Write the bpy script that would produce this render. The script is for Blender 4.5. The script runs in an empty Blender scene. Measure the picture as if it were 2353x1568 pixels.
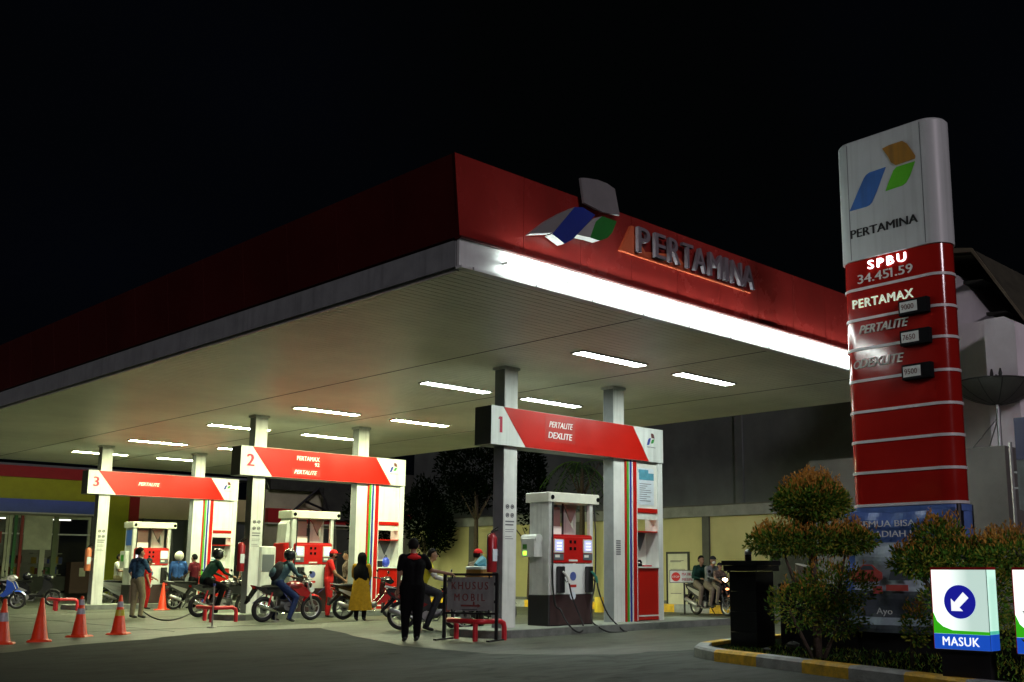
import bpy, math, random
from mathutils import Vector, Matrix
random.seed(7)
R = math.radians
S = bpy.context.scene
COL = S.collection

# ------------------------------------------------------------------ camera
FPX, PITCH, ROLL, YAW, CX, CY, CH = 2409.3, 9.756, 0.038, 43.862, 1333.56, 894.9, 1.2
cam = bpy.data.cameras.new('camera'); camo = bpy.data.objects.new('camera', cam); COL.objects.link(camo)
cam.sensor_width = 36; cam.lens = 36 * FPX / 2353
cam.shift_x = (1176.5 - CX) / 2353; cam.shift_y = (CY - 784) / 2353
cam.clip_start = .1; cam.clip_end = 600
camo.location = (0, 0, CH)
camo.rotation_euler = (R(90 + PITCH), R(-ROLL), R(YAW - 90))
S.camera = camo

# ------------------------------------------------------------------ night sky, faint street light, exposure
w = bpy.data.worlds.new('World'); S.world = w; w.use_nodes = True
nt = w.node_tree; bg = nt.nodes['Background']
tc = nt.nodes.new('ShaderNodeTexCoord'); no = nt.nodes.new('ShaderNodeTexNoise'); rp = nt.nodes.new('ShaderNodeValToRGB')
no.inputs['Scale'].default_value = 2.2; no.inputs['Detail'].default_value = 3
nt.links.new(tc.outputs['Generated'], no.inputs['Vector']); nt.links.new(no.outputs['Fac'], rp.inputs['Fac'])
rp.color_ramp.elements[0].position = .4; rp.color_ramp.elements[0].color = (.0006, .0008, .0009, 1)
rp.color_ramp.elements[1].position = .75; rp.color_ramp.elements[1].color = (.0009, .0013, .0028, 1)
nt.links.new(rp.outputs['Color'], bg.inputs['Color']); bg.inputs['Strength'].default_value = 1.0
sun = bpy.data.lights.new('sun', 'SUN'); suno = bpy.data.objects.new('sun', sun); COL.objects.link(suno)
sun.energy = .72; sun.angle = R(10); sun.color = (1, .86, .95)
d = Vector((.46, 1.0, -.38)); suno.rotation_euler = d.to_track_quat('-Z', 'Y').to_euler()
suno.location = (0, -10, 10)
S.view_settings.view_transform = 'Standard'; S.view_settings.look = 'None'
S.view_settings.exposure = 0; S.view_settings.gamma = 1

# ------------------------------------------------------------------ materials
MATS = {}
def mat(name, c, rough=.5, metal=0, var=.12, vs=3.0, bump=0, bs=40, spec=.5, emit=None, es=1, dirt=None, trans=0):
    if name in MATS: return MATS[name]
    m = bpy.data.materials.new(name); m.use_nodes = True; t = m.node_tree; b = t.nodes['Principled BSDF']
    b.inputs['Roughness'].default_value = rough; b.inputs['Metallic'].default_value = metal
    b.inputs['Specular IOR Level'].default_value = spec
    c4 = (*c, 1)
    if var:
        co = t.nodes.new('ShaderNodeTexCoord'); n = t.nodes.new('ShaderNodeTexNoise'); r = t.nodes.new('ShaderNodeValToRGB')
        n.inputs['Scale'].default_value = vs; n.inputs['Detail'].default_value = 6; n.inputs['Roughness'].default_value = .65
        t.links.new(co.outputs['Object'], n.inputs['Vector']); t.links.new(n.outputs['Fac'], r.inputs['Fac'])
        lo = tuple(x * (1 - var) for x in c) if dirt is None else tuple(x * (1 - var) + y * var for x, y in zip(c, dirt))
        r.color_ramp.elements[0].position = .35; r.color_ramp.elements[0].color = (*lo, 1)
        r.color_ramp.elements[1].position = .62; r.color_ramp.elements[1].color = (*[min(1, x * (1 + var * .4)) for x in c], 1)
        t.links.new(r.outputs['Color'], b.inputs['Base Color'])
        rr = t.nodes.new('ShaderNodeMapRange'); rr.inputs['To Min'].default_value = max(0, rough - .08); rr.inputs['To Max'].default_value = min(1, rough + .1)
        t.links.new(n.outputs['Fac'], rr.inputs['Value']); t.links.new(rr.outputs['Result'], b.inputs['Roughness'])
    else: b.inputs['Base Color'].default_value = c4
    if bump:
        n2 = t.nodes.new('ShaderNodeTexNoise'); n2.inputs['Scale'].default_value = bs; n2.inputs['Detail'].default_value = 4
        co = t.nodes.new('ShaderNodeTexCoord'); t.links.new(co.outputs['Object'], n2.inputs['Vector'])
        bn = t.nodes.new('ShaderNodeBump'); bn.inputs['Strength'].default_value = bump; bn.inputs['Distance'].default_value = .02
        t.links.new(n2.outputs['Fac'], bn.inputs['Height']); t.links.new(bn.outputs['Normal'], b.inputs['Normal'])
    if emit:
        b.inputs['Emission Color'].default_value = (*emit, 1); b.inputs['Emission Strength'].default_value = es
    if trans: b.inputs['Transmission Weight'].default_value = trans
    MATS[name] = m; return m

def streaks(m, amount=.5, sx=9, sz=.5, dark=(.05, .055, .05)):
    """vertical run-off stains multiplied onto a material's colour"""
    t = m.node_tree; b = t.nodes['Principled BSDF']
    co = t.nodes.new('ShaderNodeTexCoord'); mp = t.nodes.new('ShaderNodeMapping'); mp.inputs['Scale'].default_value = (sx, sx, sz)
    n = t.nodes.new('ShaderNodeTexNoise'); n.inputs['Scale'].default_value = 1; n.inputs['Detail'].default_value = 5
    r = t.nodes.new('ShaderNodeValToRGB'); r.color_ramp.elements[0].position = .5; r.color_ramp.elements[1].position = .75
    mx = t.nodes.new('ShaderNodeMix'); mx.data_type = 'RGBA'
    mu = t.nodes.new('ShaderNodeMath'); mu.operation = 'MULTIPLY'; mu.inputs[1].default_value = amount
    t.links.new(co.outputs['Object'], mp.inputs['Vector']); t.links.new(mp.outputs['Vector'], n.inputs['Vector'])
    t.links.new(n.outputs['Fac'], r.inputs['Fac']); t.links.new(r.outputs['Color'], mu.inputs[0]); t.links.new(mu.outputs[0], mx.inputs['Factor'])
    old = b.inputs['Base Color'].links
    if old: t.links.new(old[0].from_socket, mx.inputs['A'])
    else: mx.inputs['A'].default_value = b.inputs['Base Color'].default_value
    mx.inputs['B'].default_value = (*dark, 1); t.links.new(mx.outputs['Result'], b.inputs['Base Color'])
    return m

M_white = streaks(mat('white_panel', (.66, .68, .66), .35, var=.1, vs=1.2), .25)
M_col = streaks(mat('column_white', (.62, .63, .60), .4, var=.14, vs=1.5), .3, 14, .6)
M_colgrey = mat('column_grey', (.22, .24, .25), .45, var=.15)
M_red = mat('sign_red', (.46, .009, .004), .3, var=.08, vs=1.5)
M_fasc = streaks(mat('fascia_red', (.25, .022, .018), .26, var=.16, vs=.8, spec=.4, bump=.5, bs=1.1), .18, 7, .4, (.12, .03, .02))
M_fascd = mat('fascia_red_shaded', (.055, .004, .003), .45, var=.2, vs=.5)  # darker copy of the fascia red, the side's shade put into its colour
M_pyred = mat('pylon_red', (.34, .012, .008), .12, var=.1, vs=1.0, spec=.6)
M_pywht = streaks(mat('pylon_white', (.56, .61, .60), .4, var=.06, vs=1.5), .25, 11, .35, (.12, .14, .12))
M_line = mat('stripe_white', (.7, .7, .68), .4, var=.1)
M_soff = mat('soffit_metal', (.72, .73, .63), .42, .1, var=.18, vs=.35, spec=.5)
M_seam = mat('soffit_seam', (.05, .05, .045), .7)
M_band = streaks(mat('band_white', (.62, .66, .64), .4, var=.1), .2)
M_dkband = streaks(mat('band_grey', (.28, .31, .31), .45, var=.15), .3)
M_black = mat('black_paint', (.012, .012, .013), .45, var=.3)
M_blackg = mat('black_gloss', (.008, .008, .009), .15, var=.1)
M_rub = mat('rubber', (.014, .014, .014), .75, var=.2)
M_chrome = mat('chrome', (.6, .6, .62), .18, 1, var=.1)
M_steel = mat('steel', (.30, .31, .32), .35, .9, var=.15)
M_alu = mat('cast_aluminium', (.42, .42, .42), .4, .7, var=.15)
M_green = mat('stripe_green', (.06, .35, .03), .35)
M_blue = mat('stripe_blue', (.02, .035, .25), .35)
M_conc = None
M_leaf = mat('leaf_green', (.085, .20, .02), .7, var=.5, vs=30, spec=.2)
M_leaf2 = mat('leaf_light', (.26, .27, .03), .7, spec=.2, var=.4, vs=30)
M_leafo = mat('leaf_young_red', (.55, .28, .05), .7, spec=.2, var=.4, vs=30)
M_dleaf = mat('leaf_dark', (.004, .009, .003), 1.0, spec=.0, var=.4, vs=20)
M_bark = mat('bark', (.09, .065, .045), .85, var=.4, vs=20, bump=.6)
M_lamp_c = mat('tube_cool', (.9, .9, .9), var=0, emit=(.88, 1.0, .92), es=85)
M_lamp_w = mat('tube_warm', (.9, .9, .9), var=0, emit=(.93, 1.0, .58), es=230)
M_tube = mat('band_tube', (.9, .9, .9), var=0, emit=(.90, 1.0, .96), es=80)
M_frame = mat('lamp_frame', (.6, .6, .55), .4)
M_kerby = mat('kerb_yellow', (.80, .48, .02), .6, var=.35, vs=7, bump=.3, dirt=(.06, .05, .04))
M_kerbw = mat('kerb_grey', (.36, .38, .38), .7, var=.3, vs=6, bump=.3, dirt=(.05, .05, .05))
M_isl = mat('island_concrete', (.16, .17, .155), .75, var=.3, vs=4, bump=.3)
M_isltop = mat('island_top', (.22, .24, .20), .55, var=.25, vs=3)
M_screen = mat('display_screen', (.3, .3, .7), .2, var=0, emit=(.42, .44, 1.0), es=1.0)
M_glass = mat('glass_dark', (.02, .022, .02), .06, var=0, spec=.7)
M_cream = mat('cream_wall', (.50, .46, .22), .7, var=.1, vs=.8, bump=.1)
M_redrail = mat('rail_red', (.55, .02, .03), .3, var=.15)

def ground_mat(name, c, rough, var, dark, scale=1, wet=0):
    m = mat(name, c, rough, 0, var, .35 * scale, .35, 60, .15, None, 1, dark)
    t = m.node_tree; b = t.nodes['Principled BSDF']
    co = t.nodes.new('ShaderNodeTexCoord'); n = t.nodes.new('ShaderNodeTexNoise'); n.inputs['Scale'].default_value = 2.6; n.inputs['Detail'].default_value = 8
    n.inputs['Distortion'].default_value = 1.2
    mp = t.nodes.new('ShaderNodeMapping'); mp.inputs['Scale'].default_value = (.35, 1.2, 1); mp.inputs['Rotation'].default_value = (0, 0, R(10))
    r = t.nodes.new('ShaderNodeValToRGB'); r.color_ramp.elements[0].position = .42; r.color_ramp.elements[1].position = .7
    r.color_ramp.elements[0].color = (1, 1, 1, 1); r.color_ramp.elements[1].color = (.5, .5, .48, 1)
    mx = t.nodes.new('ShaderNodeMix'); mx.data_type = 'RGBA'; mx.blend_type = 'MULTIPLY'; mx.inputs['Factor'].default_value = .8
    t.links.new(co.outputs['Object'], mp.inputs['Vector']); t.links.new(mp.outputs['Vector'], n.inputs['Vector']); t.links.new(n.outputs['Fac'], r.inputs['Fac'])
    old = b.inputs['Base Color'].links[0].from_socket
    t.links.new(old, mx.inputs['A']); t.links.new(r.outputs['Color'], mx.inputs['B'])
    n3 = t.nodes.new('ShaderNodeTexNoise'); n3.inputs['Scale'].default_value = 1.3; n3.inputs['Detail'].default_value = 9; n3.inputs['Roughness'].default_value = .7; t.links.new(co.outputs['Object'], n3.inputs['Vector'])
    r3 = t.nodes.new('ShaderNodeValToRGB'); r3.color_ramp.elements[0].position = .56; r3.color_ramp.elements[0].color = (1, 1, 1, 1); r3.color_ramp.elements[1].position = .64; r3.color_ramp.elements[1].color = (.45, .44, .42, 1); t.links.new(n3.outputs['Fac'], r3.inputs['Fac'])
    m3 = t.nodes.new('ShaderNodeMix'); m3.data_type = 'RGBA'; m3.blend_type = 'MULTIPLY'; m3.inputs['Factor'].default_value = .7
    t.links.new(mx.outputs['Result'], m3.inputs['A']); t.links.new(r3.outputs['Color'], m3.inputs['B']); t.links.new(m3.outputs['Result'], b.inputs['Base Color'])
    return m
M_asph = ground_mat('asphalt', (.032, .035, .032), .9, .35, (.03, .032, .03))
t_ = M_asph.node_tree; b_ = t_.nodes['Principled BSDF']; lk_ = b_.inputs['Base Color'].links[0].from_socket      # light falloff painted into the asphalt: dark at left, paler towards the entrance
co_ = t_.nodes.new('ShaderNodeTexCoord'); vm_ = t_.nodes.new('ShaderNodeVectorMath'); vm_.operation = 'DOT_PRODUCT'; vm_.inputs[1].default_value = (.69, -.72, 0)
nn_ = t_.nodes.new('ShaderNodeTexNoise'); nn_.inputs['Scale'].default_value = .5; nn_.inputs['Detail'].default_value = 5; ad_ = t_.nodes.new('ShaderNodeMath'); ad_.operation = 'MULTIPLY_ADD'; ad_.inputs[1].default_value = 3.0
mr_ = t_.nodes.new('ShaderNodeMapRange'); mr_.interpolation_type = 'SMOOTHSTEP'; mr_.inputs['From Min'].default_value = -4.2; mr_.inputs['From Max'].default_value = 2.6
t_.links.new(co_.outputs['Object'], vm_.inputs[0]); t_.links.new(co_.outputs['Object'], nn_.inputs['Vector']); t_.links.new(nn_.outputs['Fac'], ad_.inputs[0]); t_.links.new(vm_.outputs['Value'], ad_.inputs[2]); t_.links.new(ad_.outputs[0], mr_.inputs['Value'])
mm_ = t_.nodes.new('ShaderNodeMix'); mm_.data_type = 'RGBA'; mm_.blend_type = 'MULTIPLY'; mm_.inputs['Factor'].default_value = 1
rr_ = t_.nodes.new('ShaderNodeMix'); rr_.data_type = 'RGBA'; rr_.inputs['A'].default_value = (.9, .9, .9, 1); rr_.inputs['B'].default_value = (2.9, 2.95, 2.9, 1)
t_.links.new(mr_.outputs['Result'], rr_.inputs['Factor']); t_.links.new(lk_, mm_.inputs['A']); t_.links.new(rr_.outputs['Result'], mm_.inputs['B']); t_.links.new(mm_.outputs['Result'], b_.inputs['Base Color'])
M_conc = ground_mat('apron_concrete', (.088, .094, .07), .5, .3, (.10, .105, .09))

# ------------------------------------------------------------------ mesh builder
class MB:
    def __init__(s): s.V = []; s.F = []; s.I = []; s.mats = []
    def mi(s, m):
        if m not in s.mats: s.mats.append(m)
        return s.mats.index(m)
    def add(s, vs, fs, m, T=None):
        o = len(s.V); i = s.mi(m)
        s.V += [tuple(T @ Vector(v)) if T else tuple(v) for v in vs]
        s.F += [tuple(o + k for k in f) for f in fs]; s.I += [i] * len(fs); return s
    def box(s, a, b, m, T=None):
        x0, y0, z0 = a; x1, y1, z1 = b
        if x0 > x1: x0, x1 = x1, x0
        if y0 > y1: y0, y1 = y1, y0
        if z0 > z1: z0, z1 = z1, z0
        v = [(x0, y0, z0), (x1, y0, z0), (x1, y1, z0), (x0, y1, z0), (x0, y0, z1), (x1, y0, z1), (x1, y1, z1), (x0, y1, z1)]
        return s.add(v, [(0, 3, 2, 1), (4, 5, 6, 7), (0, 1, 5, 4), (1, 2, 6, 5), (2, 3, 7, 6), (3, 0, 4, 7)], m, T)
    def rbox(s, a, b, r, m, T=None):   # box with chamfered vertical edges and chamfered top rim
        x0, y0, z0 = a; x1, y1, z1 = b; r2 = r * .4
        ring = lambda x0, y0, x1, y1, c: [(x0 + c, y0), (x1 - c, y0), (x1, y0 + c), (x1, y1 - c), (x1 - c, y1), (x0 + c, y1), (x0, y1 - c), (x0, y0 + c)]
        v = [(x, y, z0) for x, y in ring(x0, y0, x1, y1, r)] + [(x, y, z1 - r2) for x, y in ring(x0, y0, x1, y1, r)] + [(x, y, z1) for x, y in ring(x0 + r2, y0 + r2, x1 - r2, y1 - r2, r)]
        f = [tuple(range(7, -1, -1)), tuple(range(16, 24))]
        for k in range(2):
            for i in range(8): j = (i + 1) % 8; f.append((k * 8 + i, k * 8 + j, k * 8 + 8 + j, k * 8 + 8 + i))
        return s.add(v, f, m, T)
    def prism(s, poly, y0, y1, m, T=None, side=None):     # polygon in xz, extruded along y (y0 = front)
        n = len(poly); a = sum(poly[i][0] * poly[(i + 1) % n][1] - poly[(i + 1) % n][0] * poly[i][1] for i in range(n))
        if a < 0: poly = poly[::-1]
        v = [(x, y0, z) for x, z in poly] + [(x, y1, z) for x, z in poly]
        s.add(v, [tuple(range(n)), tuple(range(2 * n - 1, n - 1, -1))], m, T)
        return s.add(v, [(j, i, n + i, n + j) for i, j in ((i, (i + 1) % n) for i in range(n))], side or m, T)
    def zprism(s, poly, z0, z1, m, T=None, top=None):
        n = len(poly); a = sum(poly[i][0] * poly[(i + 1) % n][1] - poly[(i + 1) % n][0] * poly[i][1] for i in range(n))
        if a < 0: poly = poly[::-1]
        v = [(x, y, z0) for x, y in poly] + [(x, y, z1) for x, y in poly]
        s.add(v, [tuple(range(n, 2 * n))], top or m, T)
        return s.add(v, [tuple(range(n - 1, -1, -1))] + [(i, j, n + j, n + i) for i, j in ((i, (i + 1) % n) for i in range(n))], m, T)
    def tube(s, pts, r, m, n=8, T=None, caps=True, closed=False):
        P = [Vector(p) for p in pts]; rs = r if isinstance(r, (list, tuple)) else [r] * len(P)
        vs = []; fs = []; up = Vector((0, 0, 1)); prev = None
        for i, p in enumerate(P):
            a = P[i - 1] if (i or closed) else p; b = P[(i + 1) % len(P)] if (i < len(P) - 1 or closed) else p
            t = (b - a).normalized() if (b - a).length > 1e-9 else Vector((0, 0, 1))
            if prev is None:
                u = t.cross(up)
                if u.length < .05: u = t.cross(Vector((1, 0, 0)))
            else: u = prev - t * prev.dot(t)
            u.normalize(); prev = u; w_ = t.cross(u)
            for k in range(n):
                q = 2 * math.pi * k / n; vs.append(p + (u * math.cos(q) + w_ * math.sin(q)) * rs[i])
        m_ = len(P)
        for i in range(m_ if closed else m_ - 1):
            j = (i + 1) % m_
            for k in range(n): l = (k + 1) % n; fs.append((i * n + k, i * n + l, j * n + l, j * n + k))
        if caps and not closed: fs += [tuple(range(n - 1, -1, -1)), tuple((m_ - 1) * n + k for k in range(n))]
        return s.add(vs, fs, m, T)
    def ball(s, c, r, m, n=14, k=9, T=None, zmin=-1, zmax=1):
        r = (r, r, r) if not isinstance(r, (list, tuple)) else r
        vs = []; fs = []
        for i in range(k + 1):
            ph = math.pi * i / k; z = max(zmin, min(zmax, math.cos(ph))); q = math.sqrt(max(0, 1 - z * z)) if zmin < math.cos(ph) < zmax else math.sin(math.acos(z)) if i not in (0, k) else 0.0
            for j in range(n):
                t = 2 * math.pi * j / n; vs.append((c[0] + r[0] * q * math.cos(t), c[1] + r[1] * q * math.sin(t), c[2] + r[2] * z))
        for i in range(k):
            for j in range(n):
                l = (j + 1) % n; fs.append((i * n + j, (i + 1) * n + j, (i + 1) * n + l, i * n + l))
        return s.add(vs, fs, m, T)
    def cord(s, pts, r, m, n=8, T=None, sub=5):
        P = [Vector(p) for p in pts]; out = []
        for i in range(len(P) - 1):
            a, b, c, d = P[max(0, i - 1)], P[i], P[i + 1], P[min(len(P) - 1, i + 2)]
            for k in range(sub):
                t = k / sub; out.append(.5 * ((2 * b) + (c - a) * t + (2 * a - 5 * b + 4 * c - d) * t * t + (3 * b - a - 3 * c + d) * t ** 3))
        return s.tube(out + [P[-1]], r, m, n, T)
    def ring(s, c, R0, r, m, axis='y', n=28, k=8, T=None, sq=1):   # torus
        pts = []
        for i in range(n):
            t = 2 * math.pi * i / n; a, b = R0 * math.cos(t), R0 * math.sin(t)
            pts.append((c[0] + a, c[1], c[2] + b) if axis == 'y' else (c[0], c[1] + a, c[2] + b) if axis == 'x' else (c[0] + a, c[1] + b, c[2]))
        return s.tube(pts, r, m, k, T, closed=True)
    def disc(s, c, r, y0, y1, m, n=24, T=None, side=None):
        return s.prism([(c[0] + r * math.cos(2 * math.pi * i / n), c[1] + r * math.sin(2 * math.pi * i / n)) for i in range(n)], y0, y1, m, T, side)
    def text(s, txt, x, z, wd, ht, y, m, depth=.004, shear=0, bold=.0, T=None, space=1.0, align='L'):
        vs, fs = text_mesh(txt, shear, 0, space)
        x0 = min(v[0] for v in vs); x1 = max(v[0] for v in vs); z0 = min(v[1] for v in vs); z1 = max(v[1] for v in vs); dz = [v[2] for v in vs]; d0, d1 = min(dz), max(dz)
        if wd is None: wd = (x1 - x0) * ht / (z1 - z0)
        if align == 'C': x = x - wd / 2
        if bold > .012:
            k_ = bold * .55 * ht
            for q_ in (-1, 1):
                s.add([(x + q_ * k_ + (v[0] - x0) / (x1 - x0) * wd, y + .0006 * q_ - .0007 - depth * (v[2] - d0) / max(1e-6, d1 - d0), z + (v[1] - z0) / (z1 - z0) * ht) for v in vs], fs, m, T)
        out = [(x + (v[0] - x0) / (x1 - x0) * wd, y - depth * (v[2] - d0) / max(1e-6, d1 - d0), z + (v[1] - z0) / (z1 - z0) * ht) for v in vs]
        return s.add(out, fs, m, T)
    def build(s, name, parent=None, smooth=None, loc=None):
        me = bpy.data.meshes.new(name); me.from_pydata(s.V, [], s.F)
        for m in s.mats: me.materials.append(m)
        me.polygons.foreach_set('material_index', s.I); me.update()
        if smooth:
            me.polygons.foreach_set('use_smooth', [True] * len(me.polygons))
            if smooth is not True: me.set_sharp_from_angle(angle=R(smooth))
        o = bpy.data.objects.new(name, me); COL.objects.link(o)
        if parent: o.parent = parent
        if loc: o.location = loc
        return o
_tx = {}
def text_mesh(txt, shear, bold, space):
    k = (txt, shear, bold, space)
    if k not in _tx:
        c = bpy.data.curves.new('t', 'FONT'); c.body = txt; c.shear = shear; c.offset = bold; c.extrude = .05; c.space_character = space; c.resolution_u = 3
        o = bpy.data.objects.new('t', c); COL.objects.link(o)
        me = bpy.data.meshes.new_from_object(o.evaluated_get(bpy.context.evaluated_depsgraph_get()))
        _tx[k] = ([tuple(v.co) for v in me.vertices], [tuple(p.vertices) for p in me.polygons])
        bpy.data.objects.remove(o); bpy.data.curves.remove(c); bpy.data.meshes.remove(me)
    return _tx[k]
def thing(name, label, cat, loc=(0, 0, 0), rz=0, group=None):
    o = bpy.data.objects.new(name, None); COL.objects.link(o); o.location = loc; o.rotation_euler = (0, 0, R(rz)); o.empty_display_size = .2
    o['label'] = label; o['category'] = cat
    if group: o['group'] = group
    return o
def tag(o, label, cat, group=None, kind=None):
    if label: o['label'] = label
    if cat: o['category'] = cat
    if group: o['group'] = group
    if kind: o['kind'] = kind
    return o
def struct(mb, name, smooth=None, **k):
    o = mb.build(name, None, smooth); o['kind'] = 'structure'; return o
def ray(u, v):
    pi, ro, ya = R(PITCH), R(ROLL), R(YAW)
    fw = Vector((math.cos(pi) * math.cos(ya), math.cos(pi) * math.sin(ya), math.sin(pi)))
    rt = Vector((math.sin(ya), -math.cos(ya), 0)); up = rt.cross(fw)
    return fw + rt * ((u - CX) / FPX) + up * ((CY - v) / FPX)
def gp(u, v, z=0):
    d = ray(u, v); t = (z - CH) / d.z; return Vector((d.x * t, d.y * t, z))
def gdist(u, dist):      # ground point in the direction of column u at a horizontal distance
    d = ray(u, 1309); k = dist / math.hypot(d.x, d.y); return Vector((d.x * k, d.y * k, 0))

# ================================================================== SETTING
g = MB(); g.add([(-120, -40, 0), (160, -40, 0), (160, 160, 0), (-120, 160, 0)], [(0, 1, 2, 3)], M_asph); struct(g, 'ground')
g = MB(); poly = [(-30, 9), (5.5, 17), (9.2, 19.0), (10.9, 19.7), (12.3, 19.2), (11.2, 16.4), (10.4, 13.9), (10.3, 11.6), (11.4, 10.4), (13.2, 9.95), (26, 9.95), (26, 60), (-30, 60)]
pp = []
for k_, (a_, b_) in enumerate(zip(poly, poly[1:] + poly[:1])):
    if k_ > 8: pp.append(a_); continue
    L_ = math.hypot(b_[0] - a_[0], b_[1] - a_[1]); n_ = max(2, int(L_ / .25))
    for q_ in range(n_):
        f_ = q_ / n_; x_, y_ = a_[0] + (b_[0] - a_[0]) * f_, a_[1] + (b_[1] - a_[1]) * f_; pp.append((x_, y_ + .10 * math.sin(x_ * 2.1) + .05 * math.sin(x_ * 7.3 + 1) + random.uniform(-.035, .035)))
g.add([(x, y, .004) for x, y in pp], [tuple(range(len(pp)))], M_conc); struct(g, 'apron')
g = MB()                                                     # saw-cut joints in the apron
for y in (21.2, 26.5, 30.8, 36.2, 41): g.box((-12, y, .0045), (25, y + .02, .008), M_seam)
for x in (4, 9.6, 19.9): g.box((x, 20.2 if x < 12 else 10.4, .0045), (x + .02, 45, .0079), M_seam)
struct(g, 'apron_joint')

# kerb of the planting bed, painted in alternating yellow and grey
kp = [(15.6, 10.02), (14.4, 9.98), (13.4, 9.90), (12.6, 9.70), (12.05, 9.36), (11.78, 9.02), (11.58, 8.66), (11.30, 7.80), (11.00, 6.95), (10.73, 6.18), (10.46, 5.38), (10.18, 4.60), (9.9, 3.8), (9.6, 3.0), (9.3, 2.2)]
def offs(pts, dd):
    out = []
    for i, p in enumerate(pts):
        a = Vector(pts[max(0, i - 1)]); b = Vector(pts[min(len(pts) - 1, i + 1)]); t = (b - a).normalized(); out.append((p[0] - t.y * dd, p[1] + t.x * dd))
    return out
kin = offs(kp, .2)
g = MB(); cm = ['y', 'w', 'y', 'w', 'w', 'w', 'y', 'w', 'y', 'w', 'y', 'w', 'y', 'w']
for i in range(len(kp) - 1):
    m = M_kerby if cm[i] == 'y' else M_kerbw; a, b, c, e = kp[i], kp[i + 1], kin[i + 1], kin[i]
    ai, bi = offs(kp, .03)[i], offs(kp, .03)[i + 1]
    v = [(*a, 0), (*b, 0), (*c, 0), (*e, 0), (*a, .12), (*b, .12), (*ai, .15), (*bi, .15), (*c, .15), (*e, .15)]
    g.add(v, [(0, 1, 5, 4), (4, 5, 7, 6), (6, 7, 8, 9), (9, 8, 2, 3), (0, 4, 6, 9, 3), (1, 2, 8, 7, 5)], m)
struct(g, 'kerb')
M_soil = mat('soil', (.006, .007, .004), 1.0, spec=.0, var=.4, vs=6, bump=.6)
g = MB(); bed = kin + [(20, 2.2), (20, 10)]; g.zprism(bed, .01, .10, M_soil); struct(g, 'planting_bed')

def grass():
    mb = MB()
    for _ in range(3000):
        u = random.random(); y = random.uniform(2.6, 9.2); xk = 9.45 + (y - 2.2) * .33 + .25; x = xk + random.random() ** 1.5 * 3.2
        a = random.uniform(0, 6.28); h = random.uniform(.02, .065); dx, dy = math.cos(a) * .008, math.sin(a) * .008; lx, ly = random.uniform(-.04, .04), random.uniform(-.04, .04)
        mb.add([(x - dx, y - dy, .1), (x + dx, y + dy, .1), (x + lx, y + ly, .1 + h)], [(0, 1, 2)], random.choice((M_leaf, M_leaf2, M_leaf)))
    o = mb.build('grass'); tag(o, 'short grass growing in the kerbed bed', 'grass', kind='stuff')
grass()
# painted kerb along the foot of the boundary wall
g = MB()
for i in range(22):
    y = 8 + i * 1.25; g.box((23.9, y, 0), (24.2, y + 1.25, .22), M_kerby if i % 2 else M_kerbw)
struct(g, 'far_kerb')

# ================================================================== CANOPY
CXa, CYa, CX2, CY2, ZT, ZM, ZB = 8.216, 10.041, 21.58, 40.16, 6.50, 5.38, 5.024
can = thing('canopy', 'large flat petrol station canopy with red fascia and glowing white band along its front', 'canopy', (CXa, CYa, 0))
def cb(mb, name, smooth=None):   # build in world coordinates and hang under the canopy
    o = mb.build(name, can, smooth); o.location = (-CXa, -CYa, 0); return o
g = MB(); n = 12; x0 = CXa + .002
W = (CX2 - CXa) / n
for i in range(n):            # front fascia panels with open joints
    a = CXa + i * W + (.004 if i else 0); b = CXa + (i + 1) * W - .004
    g.box((a if i else CXa - .0, CYa, ZM + .03), (b, CYa + .06, ZT), M_fasc)
g.box((CXa + .01, CYa + .03, ZM + .03), (CX2 - .01, CYa + .1, ZT - .02), M_fascd)
cb(g, 'front_fascia')
g = MB(); n = 22; W = (CY2 - CYa) / n
for i in range(n):
    a = CYa + i * W; b = a + W - .006
    if i == 0: a += .062
    v = [(CXa, a, ZM + .03), (CXa, b, ZM + .03), (CXa - .11, b, ZT), (CXa - .11, a - (.062 if i == 0 else 0), ZT), (CXa + .06, a, ZM + .03), (CXa + .06, b, ZM + .03), (CXa - .05, b, ZT), (CXa - .05, a, ZT)]
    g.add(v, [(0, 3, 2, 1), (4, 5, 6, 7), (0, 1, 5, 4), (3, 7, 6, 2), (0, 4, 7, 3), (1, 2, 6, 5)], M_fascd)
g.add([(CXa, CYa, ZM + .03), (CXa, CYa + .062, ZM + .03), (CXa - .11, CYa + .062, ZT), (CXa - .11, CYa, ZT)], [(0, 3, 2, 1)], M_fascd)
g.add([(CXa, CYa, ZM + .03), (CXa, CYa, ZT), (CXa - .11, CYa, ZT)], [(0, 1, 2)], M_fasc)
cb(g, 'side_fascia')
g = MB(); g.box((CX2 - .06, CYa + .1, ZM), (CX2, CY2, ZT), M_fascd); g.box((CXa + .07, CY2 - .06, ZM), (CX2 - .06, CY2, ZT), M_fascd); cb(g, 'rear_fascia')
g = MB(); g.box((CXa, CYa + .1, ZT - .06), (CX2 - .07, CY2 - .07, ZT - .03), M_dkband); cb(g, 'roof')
g = MB()
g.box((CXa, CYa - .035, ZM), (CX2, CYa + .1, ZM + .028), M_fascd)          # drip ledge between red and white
cb(g, 'ledge')
g = MB(); g.box((CXa + .017, CYa + .02, ZB), (CX2, CYa + .07, ZM - .002), M_band)
g.box((CXa + .017, CYa - .03, ZB - .035), (CX2, CYa + .09, ZB - .002), M_band)
for k in range(12): g.box((CXa + .2 + k * 1.12, CYa - .045, ZB - .037), (CXa + .215 + k * 1.12, CYa - .031, ZB + .0), M_steel)
cb(g, 'front_light_band')
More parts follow.
